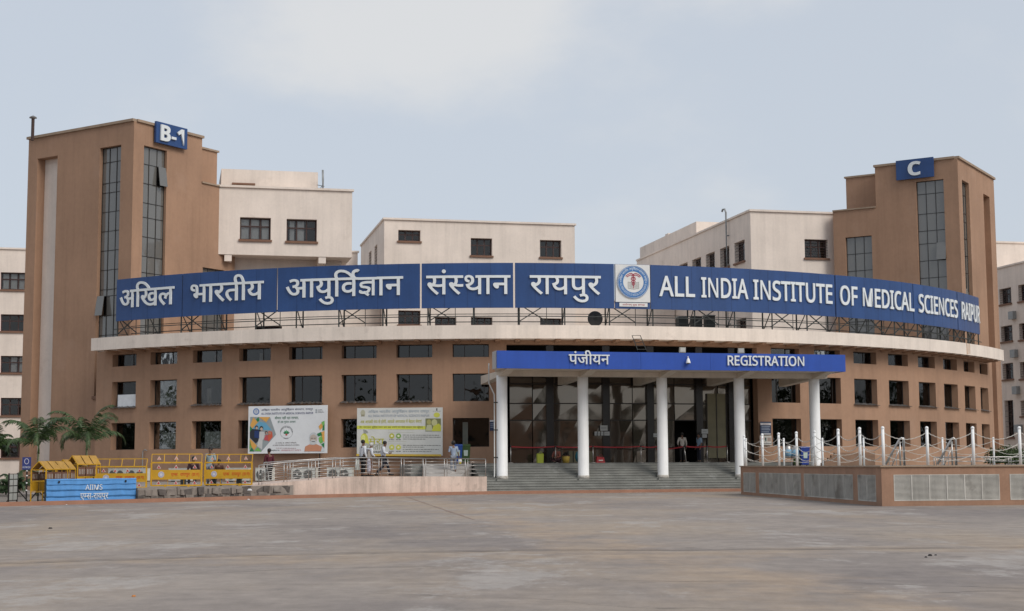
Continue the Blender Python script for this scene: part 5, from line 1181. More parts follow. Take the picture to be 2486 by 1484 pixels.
for fx in (.125, .87): n = 12; MB().flat2d(([(.045 * math.cos(2 * math.pi * k / n), .045 * math.sin(2 * math.pi * k / n)) for k in range(n)], [tuple(range(n))]), lambda x, y, d: BT(fx + x / bd.length, .85 + y, .075 + d), .004).build('hole', DARKIN, blu)
for txt, a, b, z, h_ in (('AIIMS', .415, .605, .535, .19), ('एम्स-रायपुर', .36, .675, .19, .21)):
    ps, wd = letters(txt, .006) if txt[0] == 'A' else trim(deva(txt, .004)); e = .69 if txt[0] == 'A' else .622
    for vf in ps: MB().flat2d(vf, lambda x, y, d: BT(a + x / wd * (b - a), z + y / e * h_, .072), 0).build('painted_letter', flat((215, 220, 222)), blu)
# black framed stands and no-parking sign
fa = atz(20, 1219, .05); fb = atz(47, 1217, .05) + Vector((0, .5, 0))
bs = thing('framed_stand', 'black framed stand with worn white panels at the left edge', 'barricade', (fa.x, fa.y, 0)); d_ = (fb - fa); 
d_.z = 0; d_ = d_.normalized() * 1.05; FT = lambda x, z, e=0: Vector((fa.x + d_.x * x - d_.y * e, fa.y + d_.y * x + d_.x * e, z))
for x in (0, 1): MB().tube([FT(x, .03), FT(x, 1.18)], .035, 4).build('post', BLACKP, bs)
MB().tube([FT(.5, .1), FT(.5, 1.15)], .02, 4).build('mid_post', BLACKP, bs)
for z in (.1, .4, .68, .94, 1.15): MB().tube([FT(0, z), FT(1, z)], .018, 4).build('rail', BLACKP, bs)
for i in range(2):
    for z0, z1 in ((.12, .38), (.42, .66), (.70, .92), (.96, 1.13)): q = MB(); q.hexa([FT(.03 + .5 * i, z0, -.01), FT(.47 + .5 * i, z0, -.01), FT(.47 + .5 * i, z0, .01), FT(.03 + .5 * i, z0, .01), FT(.03 + .5 * i, z1, -.01), FT(.47 + .5 * i, z1, -.01), FT(.47 + .5 * i, z1, .01), FT(.03 + .5 * i, z1, .01)]); q.build('panel', mat('worn_white_panel', (.48, .50, .48), .6, .12, 5), bs)
MB().tube([FT(1, .55), FT(.8, .03, -.5)], .025, 4).build('foot', BLACKP, bs); MB().tube([FT(1, .55), FT(1.2, .03, .45)], .025, 4).build('foot', BLACKP, bs)
fa2 = fa + Vector((.95, .7, 0)); bs2 = thing('framed_stand', 'second black framed stand seen almost edge-on', 'barricade', (fa2.x, fa2.y, 0)); F2 = lambda x, z, e=0: Vector((fa2.x + .28 * x, fa2.y + .95 * x, z))
for x in (0, .5, 1): MB().tube([F2(x, .03), F2(x, 1.15)], .032, 4).build('post', BLACKP, bs2)
for z in (.1, .6, 1.12): MB().tube([F2(0, z), F2(1, z)], .02, 4).build('rail', BLACKP, bs2)
MB().tube([F2(0, .5), F2(0, .03) + Vector((.42, -.1, 0))], .025, 4).build('foot', BLACKP, bs2); MB().tube([F2(0, .5), F2(0, .03) + Vector((-.4, .1, 0))], .025, 4).build('foot', BLACKP, bs2)
sp_ = aty(64, 1200, 62.3); nps = thing('parking_sign', 'small blue parking notice on a black and white pole', 'sign', (sp_.x, sp_.y, 0))
MB().tube([(sp_.x, sp_.y, 0), (sp_.x, sp_.y, 1.45)], .03, 8).build('pole', BLACKP, nps)
for z in (.45, .75, 1.05, 1.25): MB().tube([(sp_.x, sp_.y, z), (sp_.x, sp_.y, z + .05)], .032, 8).build('white_band', WHITE, nps)
pb = MB().box(sp_.x - .19, sp_.x + .17, sp_.y - .05, sp_.y - .035, 1.32, 1.83).build('plate', flat((52, 62, 120)), nps)
MB().flat2d(stroke([(.085 * math.cos(2 * math.pi * k / 24), .11 * math.sin(2 * math.pi * k / 24)) for k in range(25)], .022), lambda x, y, d: (sp_.x - .01 + x, sp_.y - .054, 1.66 + y), 0).build('ring_mark', flat((205, 200, 210)), pb)
ps, wd = letters('NO PARKING'); mbx = MB()
for vf in ps: mbx.flat2d(vf, lambda x, y, d: (sp_.x - .17 + x / wd * .32, sp_.y - .054, 1.38 + y / .69 * .075), 0)
mbx.build('plate_lettering', flat((200, 202, 215)), pb)

# ------------------------------------------------------------------ air-conditioner units along the wall
def ac_proto(fans, label):
    r = thing('air_conditioner', label, 'air conditioner', (0, 0, 0), 0, 'air conditioner units along the curved wall'); w_ = 1.0 if fans == 1 else 1.42; h_ = .74
    MB().box(-w_ / 2, w_ / 2, 0, .36, .06, h_).build('housing', ACWHITE, r, local=True); MB().box(-w_ / 2 - .01, w_ / 2 + .01, -.01, .37, h_, h_ + .025).build('lid', ACWHITE, r, local=True)
    for x in (-w_ * .35, w_ * .35): MB().box(x - .04, x + .04, -.02, .38, 0, .06).build('foot', STEELD, r, local=True)
    for k in range(fans):
        x = -.18 if fans == 1 else -.36 + .62 * k; q = MB(); n = 24; v = [(x + .255 * math.cos(2 * math.pi * t / n), .395 + .255 * math.sin(2 * math.pi * t / n)) for t in range(n)]
        g_ = MB().flat2d((v, [tuple(range(n))]), lambda a, b, d: (a, -.012 - d, b), .012).build('fan_grille', ACDARK, r, local=True)
        for rr in (.22, .16, .10): MB().flat2d(stroke([(x + rr * math.cos(2 * math.pi * t / 24), .395 + rr * math.sin(2 * math.pi * t / 24)) for t in range(25)], .012), lambda a, b, d: (a, -.03, b), 0).build('grille_ring', GREYMETAL, g_, local=True)
        MB().flat2d(([(x + .05 * math.cos(2 * math.pi * t / 12), .395 + .05 * math.sin(2 * math.pi * t / 12)) for t in range(12)], [tuple(range(12))]), lambda a, b, d: (a, -.032 - d, b), .01).build('hub', ACWHITE, g_, local=True)
    return r
aps = [(640, 1, 'single-fan air conditioner behind the person in maroon'), (737, 2, 'double-fan air conditioner under the billboard with the orange waistcoat man'), (824, 2, 'double-fan air conditioner between the two billboards'), (284, 2, 'air conditioner behind the blue barrier, leftmost of the row'), (331, 2, 'air conditioner behind the right end of the blue barrier'), (434, 2, 'air conditioner behind the middle yellow barricade'), (575, 2, 'air conditioner behind the rightmost yellow barricade')]
pro = {}
for (x, fn, lab) in aps:
    a = cyl(x, 1150, RF + .95)[0]; o = pol(a, RF + .95, PZ)
    if fn not in pro: pro[fn] = ac_proto(fn, lab); pro[fn].location = o; pro[fn].rotation_euler.z = TH + a
    else: dup(pro[fn], o, TH + a, lab)
for x, lab in ((346, 'thin bent conduit on the wall behind the first barricade'), (776, 'dark conduit pipe on the wall beside the billboard corner')):
    a = cyl(x, 1130, RF + .1)[0]; q = thing('conduit', lab, 'pipe', tuple(pol(a, RF + .1, PZ))); MB().tube([pol(a, RF + .1, PZ), pol(a, RF + .1, 2.3), pol(a + .004, RF + .12, 2.4), pol(a + .008, RF + .1, 2.35)], .03, 6).build('pipe', GREYMETAL if x < 500 else STEELD, q)
# ------------------------------------------------------------------ people
def skin_mesh(verts, edges, radii, name, sub=1):
    me = bpy.data.meshes.new(name); me.from_pydata([Vector(v) for v in verts], edges, []); o = bpy.data.objects.new(name, me)
    o.modifiers.new('s', 'SKIN'); 
    for i, r in enumerate(radii):
        sv = me.skin_vertices[0].data[i]; sv.radius = r if isinstance(r, tuple) else (r, r); sv.use_root = (i == 0)
    md = o.modifiers.new('d', 'SUBSURF'); md.levels = md.render_levels = sub
    m = eval_mesh(o); bpy.data.objects.remove(o); bpy.data.meshes.remove(me)
    for p in m.polygons: p.use_smooth = True
    return m
SKIN = mat('brown_skin', (.16, .085, .055), .55, .08, 8); HAIR = mat('black_hair', (.012, .010, .009), .6, .2, 20); HAIRW = mat('white_hair', (.50, .49, .47), .8, .2, 20); SHOE = mat('dark_shoe', (.02, .018, .016), .5, .2, 6)
def cloth(nm, c): return mat('cloth_' + nm, c, .9, .14, 7, .4, 60)
BASE = dict(pelvis=(0, 0, .92), spine=(0, 0, 1.10), chest=(0, 0, 1.30), neck=(0, .0, 1.45), jaw=(0, .03, 1.53), head=(0, .02, 1.61), crown=(0, .01, 1.67),
            lsh=(-.185, 0, 1.385), lel=(-.235, -.02, 1.11), lwr=(-.245, .07, .87), rsh=(.185, 0, 1.385), rel=(.235, -.02, 1.11), rwr=(.245, .07, .87),
            lhip=(-.09, 0, .88), lkn=(-.10, .03, .48), lan=(-.10, -.01, .08), lto=(-.11, .15, .03), rhip=(.09, 0, .88), rkn=(.10, .03, .48), ran=(.10, -.01, .08), rto=(.11, .15, .03))
def person(label, loc, rz, h, pose, top, bottom, hair=HAIR, sleeves='long', skirt=None, vest=None, helmet=None, shoes=SHOE, sit=False):
    J = {k: Vector(v) for k, v in BASE.items()}
    for k, v in pose.items(): J[k] = Vector(v)
    root = thing('person', label, 'person', loc, rz); root.scale = (h / 1.7,) * 3
    names = ['pelvis', 'spine', 'chest', 'neck', 'jaw', 'head', 'crown', 'lsh', 'lel', 'lwr', 'rsh', 'rel', 'rwr', 'lhip', 'lkn', 'lan', 'lto', 'rhip', 'rkn', 'ran', 'rto']
    rad = dict(pelvis=(.145, .11), spine=(.13, .095), chest=(.155, .105), neck=.052, jaw=.070, head=(.086, .098), crown=.06, lsh=.062, lel=.042, lwr=.028, rsh=.062, rel=.042, rwr=.028, lhip=.085, lkn=.058, lan=.038, lto=.032, rhip=.085, rkn=.058, ran=.038, rto=.032)
    V = [J[n] for n in names]; R = [rad[n] for n in names]; I = {n: i for i, n in enumerate(names)}
    E = [('pelvis', 'spine'), ('spine', 'chest'), ('chest', 'neck'), ('neck', 'jaw'), ('jaw', 'head'), ('head', 'crown'), ('chest', 'lsh'), ('lsh', 'lel'), ('lel', 'lwr'), ('chest', 'rsh'), ('rsh', 'rel'), ('rel', 'rwr'), ('pelvis', 'lhip'), ('lhip', 'lkn'), ('lkn', 'lan'), ('lan', 'lto'), ('pelvis', 'rhip'), ('rhip', 'rkn'), ('rkn', 'ran'), ('ran', 'rto')]
    E = [(I[a], I[b]) for a, b in E]
    for s in ('l', 'r'):      # palm and five fingers
        d = (J[s + 'wr'] - J[s + 'el']).normalized(); side = d.cross(Vector((1, 0, 0))).normalized(); palm = J[s + 'wr'] + d * .075; V.append(palm); R.append((.03, .022)); pi_ = len(V) - 1; E.append((I[s + 'wr'], pi_))
        for k, (off, ln) in enumerate(((-.028, .07), (-.01, .085), (.008, .08), (.026, .062), (.045, .03))):
            a = palm + side * off + d * (.03 if k < 4 else -.02); b = a + d * ln * .6 + side * (0 if k < 4 else .03) + Vector((0, .012, 0)); V += [a, b]; R += [.011, .009]; E += [(pi_, len(V) - 2), (len(V) - 2, len(V) - 1)]
    m = skin_mesh(V, E, R, 'body'); m.materials.append(SKIN); link_mesh('body', m, root)
    def garment(name, pts, edges, radii, mt): m = skin_mesh(pts, edges, radii, name); m.materials.append(mt); return link_mesh(name, m, root)
    lerp = lambda a, b, t: a + (b - a) * t
    hem = lerp(J['pelvis'], J['spine'], -.35) if not sit else J['pelvis']
    P_ = [J['spine'], J['chest'], lerp(J['chest'], J['neck'], .72), J['pelvis'], hem, J['lsh'], J['lel'], J['rsh'], J['rel']]
    Rr = [(.15, .118), (.172, .122), .068, (.158, .122), (.162, .126), .076, .056, .076, .056]
    Ed = [(0, 1), (1, 2), (0, 3), (3, 4), (1, 5), (5, 6), (1, 7), (7, 8)]
    if sleeves == 'long': P_ += [lerp(J['lel'], J['lwr'], .93), lerp(J['rel'], J['rwr'], .93)]; Rr += [.042, .042]; Ed += [(6, 9), (8, 10)]
    garment('shirt', P_, Ed, Rr, top)
    if skirt:
        P_ = [J['pelvis'], lerp(J['lhip'], J['rhip'], .5) - Vector((0, 0, .05)), lerp(J['lkn'], J['rkn'], .5), lerp(J['lan'], J['ran'], .5) + Vector((0, 0, .1))]
        garment('wrapped_dhoti', P_, [(0, 1), (1, 2), (2, 3)], [(.16, .13), (.17, .135), (.16, .13), (.14, .115)], bottom)
    else:
        P_ = [lerp(J['pelvis'], J['spine'], .1), J['lhip'], J['lkn'], lerp(J['lkn'], J['lan'], .93), J['rhip'], J['rkn'], lerp(J['rkn'], J['ran'], .93)]
        garment('trousers', P_, [(0, 1), (1, 2), (2, 3), (0, 4), (4, 5), (5, 6)], [(.155, .12), .098, .072, .062, .098, .072, .062], bottom)
    if vest: garment('waistcoat', [J['spine'], J['chest'], lerp(J['chest'], J['neck'], .5), J['pelvis']], [(0, 1), (1, 2), (0, 3)], [(.165, .13), (.185, .135), .09, (.172, .136)], vest)
    hd = J['head']; dirn = (J['crown'] - J['jaw']).normalized()
    if helmet: MB().ball(hd + dirn * .02, .135, 12, 8, (.92, 1.05, 1)).build('helmet', helmet, root, True, True)
    else: MB().ball(hd + dirn * .035 - Vector((0, .022, 0)), .104, 12, 8, (.93, 1.0, .95)).build('hair', hair, root, True, True)
    for s in ('l', 'r'):
        a, t = J[s + 'an'], J[s + 'to']; f = Vector((t.x - a.x, t.y - a.y, 0)).normalized(); q = MB(); q.ball((0, 0, 0), 1, 8, 6); 
        c = lerp(a, t, .5) + Vector((0, 0, -.022)); ang = math.atan2(f.y, f.x)
        q.v = [Vector((c.x + (v.x * .145) * math.cos(ang) - (v.y * .055) * math.sin(ang), c.y + (v.x * .145) * math.sin(ang) + (v.y * .055) * math.cos(ang), c.z + v.z * .045)) for v in q.v]; q.build('shoe', shoes, root, True, True)
    return root, J
WS = cloth('white', (.62, .64, .68)); NAVY = cloth('navy', (.018, .02, .032)); BLK = cloth('black', (.014, .014, .016))
walk = dict(lkn=(-.09, .20, .52), lan=(-.09, .30, .13), lto=(-.09, .45, .08), rkn=(.09, -.02, .47), ran=(.09, -.36, .16), rto=(.09, -.26, .03), lel=(-.23, -.12, 1.12), lwr=(-.22, -.03, .88), rel=(.23, .06, 1.12), rwr=(.22, .2, .9))
def rz_at(px, back): return onramp(px, 1150, back)
def groundz(px):
    for (a, b) in zip(top, top[1:]):
        pa = onramp(px, 1160); t = ((pa - a).x * rd.x + (pa - a).y * rd.y) / max(((b - a).x * rd.x + (b - a).y * rd.y), 1e-6)
        if 0 <= t <= 1: return a.z + (b.z - a.z) * t
    return top[-1].z
a = rz_at(881, .75); person('person in a white shirt and dark trousers carrying a pale bag on the ramp', (a.x, a.y, groundz(881)), -.95, 1.66, dict(lwr=(-.26, .0, .83)), WS, BLK)
bg_ = thing('carry_bag', 'pale cloth bag hanging from the hand of the leftmost ramp walker', 'bag', (a.x - .22, a.y - .2, groundz(881) + .33)); q = MB(); q.hexa([(a.x - .36, a.y - .26, groundz(881) + .30), (a.x - .12, a.y - .28, groundz(881) + .30), (a.x - .12, a.y - .14, groundz(881) + .30), (a.x - .36, a.y - .14, groundz(881) + .30), (a.x - .30, a.y - .22, groundz(881) + .76), (a.x - .18, a.y - .22, groundz(881) + .76), (a.x - .18, a.y - .18, groundz(881) + .76), (a.x - .30, a.y - .18, groundz(881) + .76)]); q.build('bag_body', cloth('bag', (.42, .44, .40)), bg_); MB().tube([(a.x - .28, a.y - .2, groundz(881) + .75), (a.x - .24, a.y - .2, groundz(881) + .88), (a.x - .20, a.y - .2, groundz(881) + .75)], .012, 5).build('handle', cloth('bag', (.42, .44, .40)), bg_)
a = rz_at(897, .45); person('elderly person in a beige waistcoat and white dhoti on the ramp', (a.x, a.y, groundz(897)), -.8, 1.55, dict(neck=(0, .06, 1.43), jaw=(0, .11, 1.50), head=(0, .11, 1.58), crown=(0, .11, 1.64), chest=(0, .03, 1.30), rwr=(.2, .2, 1.0)), WS, cloth('dhoti', (.60, .59, .66)), HAIRW, 'long', True, cloth('beige', (.48, .42, .36)))
a = rz_at(931, .6); person('person in a white shirt walking right along the ramp looking at a phone', (a.x, a.y, groundz(931)), -1.5, 1.64, dict(walk, rel=(.22, .02, 1.14), rwr=(.12, .25, 1.13), neck=(0, .03, 1.44), jaw=(0, .08, 1.51), head=(0, .08, 1.59), crown=(0, .07, 1.65)), WS, NAVY)
ph_ = thing('mobile_phone', 'dark mobile phone held by the person walking along the ramp', 'phone', (a.x + .31, a.y - .1, groundz(931) + 1.15)); MB().box(-.05, .06, -.035, .035, 0, .012).build('phone_body', BLACKP, ph_, local=True); MB().box(-.045, .055, -.03, .03, .013, .015).build('screen', mat('phone_screen', (.02, .03, .04), .1, 0), ph_, local=True)
a = W(-11.6, 43.3); p_ = aty(1101, 1150, a.y); person('person in a blue-grey uniform and dark helmet walking away beside the bins', (p_.x, p_.y, 1.0), .1, 1.62, dict(lan=(-.1, .1, .1), rkn=(.1, .12, .52), ran=(.1, -.06, .14), lwr=(-.26, -.05, .88), rwr=(.28, .02, .9)), cloth('bluegrey', (.30, .36, .46)), cloth('grey', (.22, .24, .28)), sleeves='short', helmet=mat('helmet_black', (.014, .012, .012), .3, .1, 4))
bg2 = thing('plastic_bag', 'white and yellow plastic bag held by the helmeted person', 'bag', (p_.x + .33, p_.y - .05, 1.55)); MB().ball((p_.x + .33, p_.y - .05, 1.62), .13, 10, 6, (.8, .6, 1.1)).build('bag_body', cloth('plastic', (.66, .66, .64)), bg2, True); MB().ball((p_.x + .34, p_.y - .07, 1.55), .10, 8, 5, (.7, .6, .8)).build('bag_contents', flat((205, 185, 60)), bg2, True)
a = kdep(653, 3.6); person('person in a maroon top with an orange collar standing left of the ramp', (a.x, a.y, PZ), .75, 1.62, dict(lel=(-.23, .04, 1.12), lwr=(-.16, .2, 1.0)), cloth('maroon', (.085, .012, .022)), BLK)
SITP = dict(pelvis=(0, 0, .5), spine=(0, .02, .68), chest=(0, .03, .88), neck=(0, .03, 1.03), jaw=(0, .06, 1.11), head=(0, .05, 1.19), crown=(0, .04, 1.25), lsh=(-.185, .03, .965), rsh=(.185, .03, .965), lel=(-.24, .08, .70), rel=(.24, .08, .70), lwr=(-.14, .32, .66), rwr=(.14, .32, .66), lhip=(-.09, .02, .48), rhip=(.09, .02, .48), lkn=(-.13, .42, .50), rkn=(.13, .42, .50), lan=(-.13, .44, .08), ran=(.13, .44, .08), lto=(-.14, .58, .03), rto=(.14, .58, .03))
a = kdep(470, 3.2); person('person in dark clothes seated behind the middle yellow barricade', (a.x, a.y, PZ), 3.2, 1.66, SITP, cloth('plum', (.045, .018, .022)), NAVY, sit=True)
st_ = thing('bench_seat', 'low bench under the people behind the yellow barricades', 'bench', (a.x, a.y, PZ), .75); MB().box(-.6, 2.4, -.2, .2, .36, .40).build('seat', GREYMETAL, st_, local=True)
for x_ in (-.5, 1.0, 2.3): MB().box(x_ - .03, x_ + .03, -.18, .18, 0, .36).build('leg', STEELD, st_, local=True)
a2 = kdep(510, 3.4); person('person in a pale checked shirt standing behind the gap between two barricades', (a2.x, a2.y, PZ), 2.9, 1.66, {}, cloth('checked', (.30, .38, .40)), cloth('grey', (.22, .24, .28)), sleeves='short')
a3 = kdep(531, 3.3); person('person in a brown top seated behind the rightmost yellow barricade', (a3.x, a3.y, PZ), 3.3, 1.5, SITP, cloth('brown', (.07, .03, .02)), cloth('grey', (.22, .24, .28)), sit=True)
p_ = W(0, 40.9); a = aty(1657, 1120, W(2.7, 40.6).y); person('person in a white shirt seen from behind at the dark entrance doorway', (a.x, a.y, ZP), .15, 1.6, dict(lel=(-.28, -.04, 1.14), lwr=(-.2, .12, 1.0)), cloth('cream', (.46, .42, .38)), BLK)
a = aty(1698, 1120, W(3.9, 40.3).y); person('person in a pale blue guard shirt standing right of the doorway', (a.x, a.y, ZP), 2.0, 1.6, {}, cloth('paleblue', (.28, .38, .50)), NAVY, sleeves='short')
FLO = dict(pelvis=(0, 0, .14), spine=(0, .03, .32), chest=(0, .06, .52), neck=(0, .08, .67), jaw=(0, .12, .75), head=(0, .12, .83), crown=(0, .11, .89), lsh=(-.18, .06, .605), rsh=(.18, .06, .605), lel=(-.24, .12, .36), rel=(.24, .12, .36), lwr=(-.12, .32, .32), rwr=(.12, .32, .32), lhip=(-.09, .03, .13), rhip=(.09, .03, .13), lkn=(-.28, .30, .22), rkn=(.28, .30, .22), lan=(.04, .36, .07), ran=(-.04, .40, .07), lto=(.16, .40, .05), rto=(-.16, .44, .05))
a = aty(1353, 1120, W(-5.4, 41.0).y); person('person in orange clothes sitting on the entrance platform behind a queue post', (a.x, a.y, ZP), 2.6, 1.6, FLO, cloth('orange', (.22, .07, .05)), cloth('plum', (.045, .018, .022)), sit=True)
# ------------------------------------------------------------------ queue posts, bags and bins at the entrance
def stanchion(label, px, v, tilt=0.0, short=False):
    u0, _, _ = onv(px, 1118, v); o = W(u0, v, ZP); r = thing('queue_post', label, 'post', tuple(o), TH, 'queue posts on the platform'); r.rotation_euler = (0, tilt, TH)
    MB().lathe([(.16, 0), (.16, .015), (.05, .04)], 16).build('base', STEEL, r, True, True); MB().tube([(0, 0, .03), (0, 0, .84)], .024, 8).build('pole', STEEL, r, True, True); MB().lathe([(.034, .84), (.034, .93), (.02, .95)], 10).build('belt_head', STEELD, r, True, True)
    return r, o
RED = mat('red_belt', (.25, .012, .018), .7, .1, 5)
sx = [(1240, 'leftmost queue post, beside the first column'), (1349, 'queue post in front of the seated person'), (1440, 'queue post hidden partly by the second column'), (1556.5, 'queue post with a round base left of the third column'), (1598, 'queue post just left of the third column'), (1666, 'leaning queue post by the doorway'), (1717, 'queue post right of the doorway'), (1766, 'rightmost queue post, left of the fourth column')]
prev = None
for i, (x, lab) in enumerate(sx):
    r, o = stanchion('chrome ' + lab, x, 41.25 if i != 4 else 40.5, -.12 if i == 5 else 0)
    if prev is not None:
        q = MB(); a, b = prev + Vector((0, 0, .87)), o + Vector((0, 0, .87)); n = 8
        for k in range(n + 1):
            t = k / n; p = a + (b - a) * t - Vector((0, 0, .05 * 4 * t * (1 - t))); q.v += [p - Vector((0, 0, .03)), p + Vector((0, 0, .03))]
            if k: q.f.append((2 * k - 2, 2 * k, 2 * k + 1, 2 * k - 1))
        q.v = [v - o for v in q.v]; cz, sz = math.cos(-TH), math.sin(-TH); q.v = [Vector((v.x * cz - v.y * sz, v.x * sz + v.y * cz, v.z)) for v in q.v]
        q.build('belt', RED, r, False, True)
    prev = o
def at_plat(px, v): u0 = onv(px, 1118, v)[0]; return W(u0, v, ZP)
o = at_plat(1311, 41.2); t_ = thing('yellow_sack', 'lime yellow open sack standing on the platform', 'sack', tuple(o), TH); MB().hexa([(-.16, -.12, 0), (.16, -.12, 0), (.16, .12, 0), (-.16, .12, 0), (-.18, -.13, .5), (.17, -.14, .47), (.19, .13, .52), (-.17, .12, .48)]).build('sack_body', flat((150, 160, 50)), t_, False, True); MB().tube([(-.1, -.13, .48), (-.05, -.16, .58), (.05, -.16, .58), (.1, -.13, .48)], .012, 5).build('handle', flat((150, 160, 50)), t_, False, True)
o = at_plat(1374, 41.2); t_ = thing('yellow_basket', 'yellow basket with a dark rim beside the seated person', 'basket', tuple(o), TH); MB().lathe([(.17, 0), (.21, .36), (.20, .37), (.15, .05)], 14).build('basket_body', flat((165, 140, 60)), t_, True, True); MB().lathe([(.23, .36), (.24, .40), (.2, .41)], 14).build('rim', flat((70, 50, 35)), t_, True, True)
o = at_plat(1407, 41.0); t_ = thing('teal_backpack', 'teal rounded bag beside the second column', 'bag', tuple(o), TH); MB().ball((0, 0, .33), .33, 12, 8, (.75, .5, 1)).build('bag_body', cloth('teal', (.02, .12, .16)), t_, True, True); MB().tube([(-.08, 0, .62), (0, 0, .74), (.08, 0, .62)], .015, 6).build('loop', BLACKP, t_, False, True); MB().ball((0, -.15, .22), .15, 10, 6, (1, .5, 1)).build('front_pocket', cloth('teal', (.02, .12, .16)), t_, True, True)
o = at_plat(1457, 41.0); t_ = thing('red_bag', 'red holdall on the platform right of the second column', 'bag', tuple(o), TH); MB().hexa([(-.24, -.14, 0), (.24, -.14, 0), (.24, .14, 0), (-.24, .14, 0), (-.2, -.1, .34), (.18, -.1, .3), (.18, .1, .3), (-.2, .1, .34)]).build('bag_body', flat((150, 30, 35)), t_, False, True); MB().tube([(-.1, -.12, .3), (-.06, -.14, .42), (.06, -.14, .42), (.1, -.12, .28)], .014, 5).build('handle', flat((110, 25, 28)), t_, False, True); MB().box(-.12, .12, -.145, -.135, .1, .16).build('stripe', flat((205, 190, 185)), t_, False, True)
def bin_proto(label, col, h=.92):
    r = thing('wheelie_bin', label, 'bin', (0, 0, 0), 0, 'plastic dustbins near the entrance'); q = MB(); q.hexa([(-.18, -.2, .06), (.18, -.2, .06), (.18, .2, .06), (-.18, .2, .06), (-.24, -.26, h), (.24, -.26, h), (.24, .26, h), (-.24, .26, h)]); q.build('bin_body', flat(col), r, False, True)
    MB().hexa([(-.25, -.28, h), (.25, -.28, h), (.25, .28, h), (-.25, .28, h), (-.23, -.25, h + .07), (.23, -.25, h + .07), (.23, .22, h + .1), (-.23, .22, h + .1)]).build('lid', flat(col), r, False, True)
    for s in (-1, 1): q = MB(); q.tube([(s * .17, .2, .08), (s * .21, .2, .08)], .08, 10); q.build('wheel', BLACKP, r, True, True)
    MB().hexa([(-.1, -.236, .4), (.1, -.236, .4), (.1, -.23, .4), (-.1, -.23, .4), (-.11, -.262, .7), (.11, -.262, .7), (.11, -.25, .7), (-.11, -.25, .7)]).build('sticker', flat((190, 205, 195)), r, False, True)
    return r
for (x, v, col, lab, z) in ((1112, 40.9, (35, 75, 150), 'blue wheeled dustbin behind the helmeted person', 1.5), (1131, 40.9, (60, 85, 40), 'dark green wheeled dustbin left of the first column', 1.5)):
    u0 = onv(x, 1110, v)[0]; b_ = bin_proto(lab, col); b_.location = W(u0, v, z); b_.rotation_euler.z = TH - .2
for (x, Y, col, lab) in ((1937, 79.5, (70, 95, 40), 'olive green wheeled dustbin behind the chain posts'), (1952.5, 79.2, (35, 60, 140), 'blue wheeled dustbin beside the rightmost column')):
    p_ = aty(x, 1120, Y); b_ = bin_proto(lab, col); b_.location = (p_.x, p_.y, PODZ); b_.rotation_euler.z = .1
for k, (x, lab) in enumerate(((1913, 'left of two steel sanitiser drums hung behind the chain posts'), (1930, 'right of two steel sanitiser drums hung behind the chain posts'))):
    p_ = aty(x, 1100, 78.5); t_ = thing('steel_drum', lab, 'drum', (p_.x, p_.y, PODZ), 0, 'steel drums on a stand'); MB().lathe([(.18, .42), (.19, .46), (.19, .95), (.14, 1.04), (.05, 1.08)], 16, (p_.x, p_.y, PODZ)).build('drum', STEEL, t_, True); MB().lathe([(.193, .5), (.193, .85)], 16, (p_.x, p_.y, PODZ)).build('wrap_label', flat((120, 160, 185)), t_, True)
    for dx in (-.18, .18): MB().tube([(p_.x + dx, p_.y, PODZ), (p_.x + dx, p_.y, PODZ + .45)], .016, 5).build('stand_leg', STEEL, t_)
    MB().tube([(p_.x - .22, p_.y, PODZ + .42), (p_.x + .22, p_.y, PODZ + .42)], .016, 5).build('stand_bar', STEEL, t_)

# ------------------------------------------------------------------ fittings on canopy and roof
for (x, y, rz, lab) in ((1656, 846, .05, 'left white floodlight on top of the canopy'), (1799, 849, -.3, 'right white floodlight on top of the canopy')):
    u0 = onv(x, y, VF - .3)[0]; o = W(u0, VF - .3, CZ1 - .02); t_ = thing('floodlight', lab, 'floodlight', tuple(o), TH + rz, 'floodlights on the canopy'); MB().hexa([(-.17, -.06, .06), (.17, -.06, .06), (.17, .06, .06), (-.17, .06, .06), (-.16, -.12, .32), (.16, -.12, .32), (.16, .0, .32), (-.16, .0, .32)]).build('lamp_housing', flat((175, 172, 160)), t_, False, True)
    q = MB(); q.hexa([(-.13, -.075, .09), (.13, -.075, .09), (.13, -.07, .09), (-.13, -.07, .09), (-.13, -.125, .29), (.13, -.125, .29), (.13, -.12, .29), (-.13, -.12, .29)]); q.build('lens', mat('lamp_lens', (.6, .6, .56), .2, .05, 4), t_, False, True); MB().tube([(-.19, 0, .2), (-.19, 0, .02), (.19, 0, .02), (.19, 0, .2)], .014, 5).build('yoke', STEELD, t_, False, True)
u0 = onv(1668, 878, VF)[0]; zc = onv(1668, 878, VF)[2]; o = W(u0, VF + .18, zc); t_ = thing('dome_camera', 'white dome camera bracketed on the blue canopy front', 'camera', tuple(o), TH); MB().tube([(0, .18, .2), (0, .02, .24), (0, 0, .14)], .022, 6).build('arm', WHITE, t_, True, True); MB().lathe([(.03, .16), (.06, .13), (.12, -.06), (.12, -.10)], 14).build('shroud', WHITE, t_, True, True); MB().ball((0, 0, -.10), .085, 10, 6, (1, 1, .7)).build('lens_dome', mat('lens_dark', (.02, .02, .025), .1, 0), t_, True, True)
la_ = [onv(x, y, 41.5) for x, y in ((1541, 813), (1561, 812.5), (1548, 850), (1569, 850))]; o = W(la_[2][0], 41.5, CZ1 - .1); t_ = thing('metal_ladder', 'thin steel ladder leaning from the canopy roof against the cream slab', 'ladder', tuple(o)); P4 = [W(q_[0], 41.5 - (.0 if i > 1 else .5), q_[2]) for i, q_ in enumerate(la_)]
MB().tube([P4[2], P4[0]], .022, 5).build('stile', STEELD, t_); MB().tube([P4[3], P4[1]], .022, 5).build('stile', STEELD, t_)
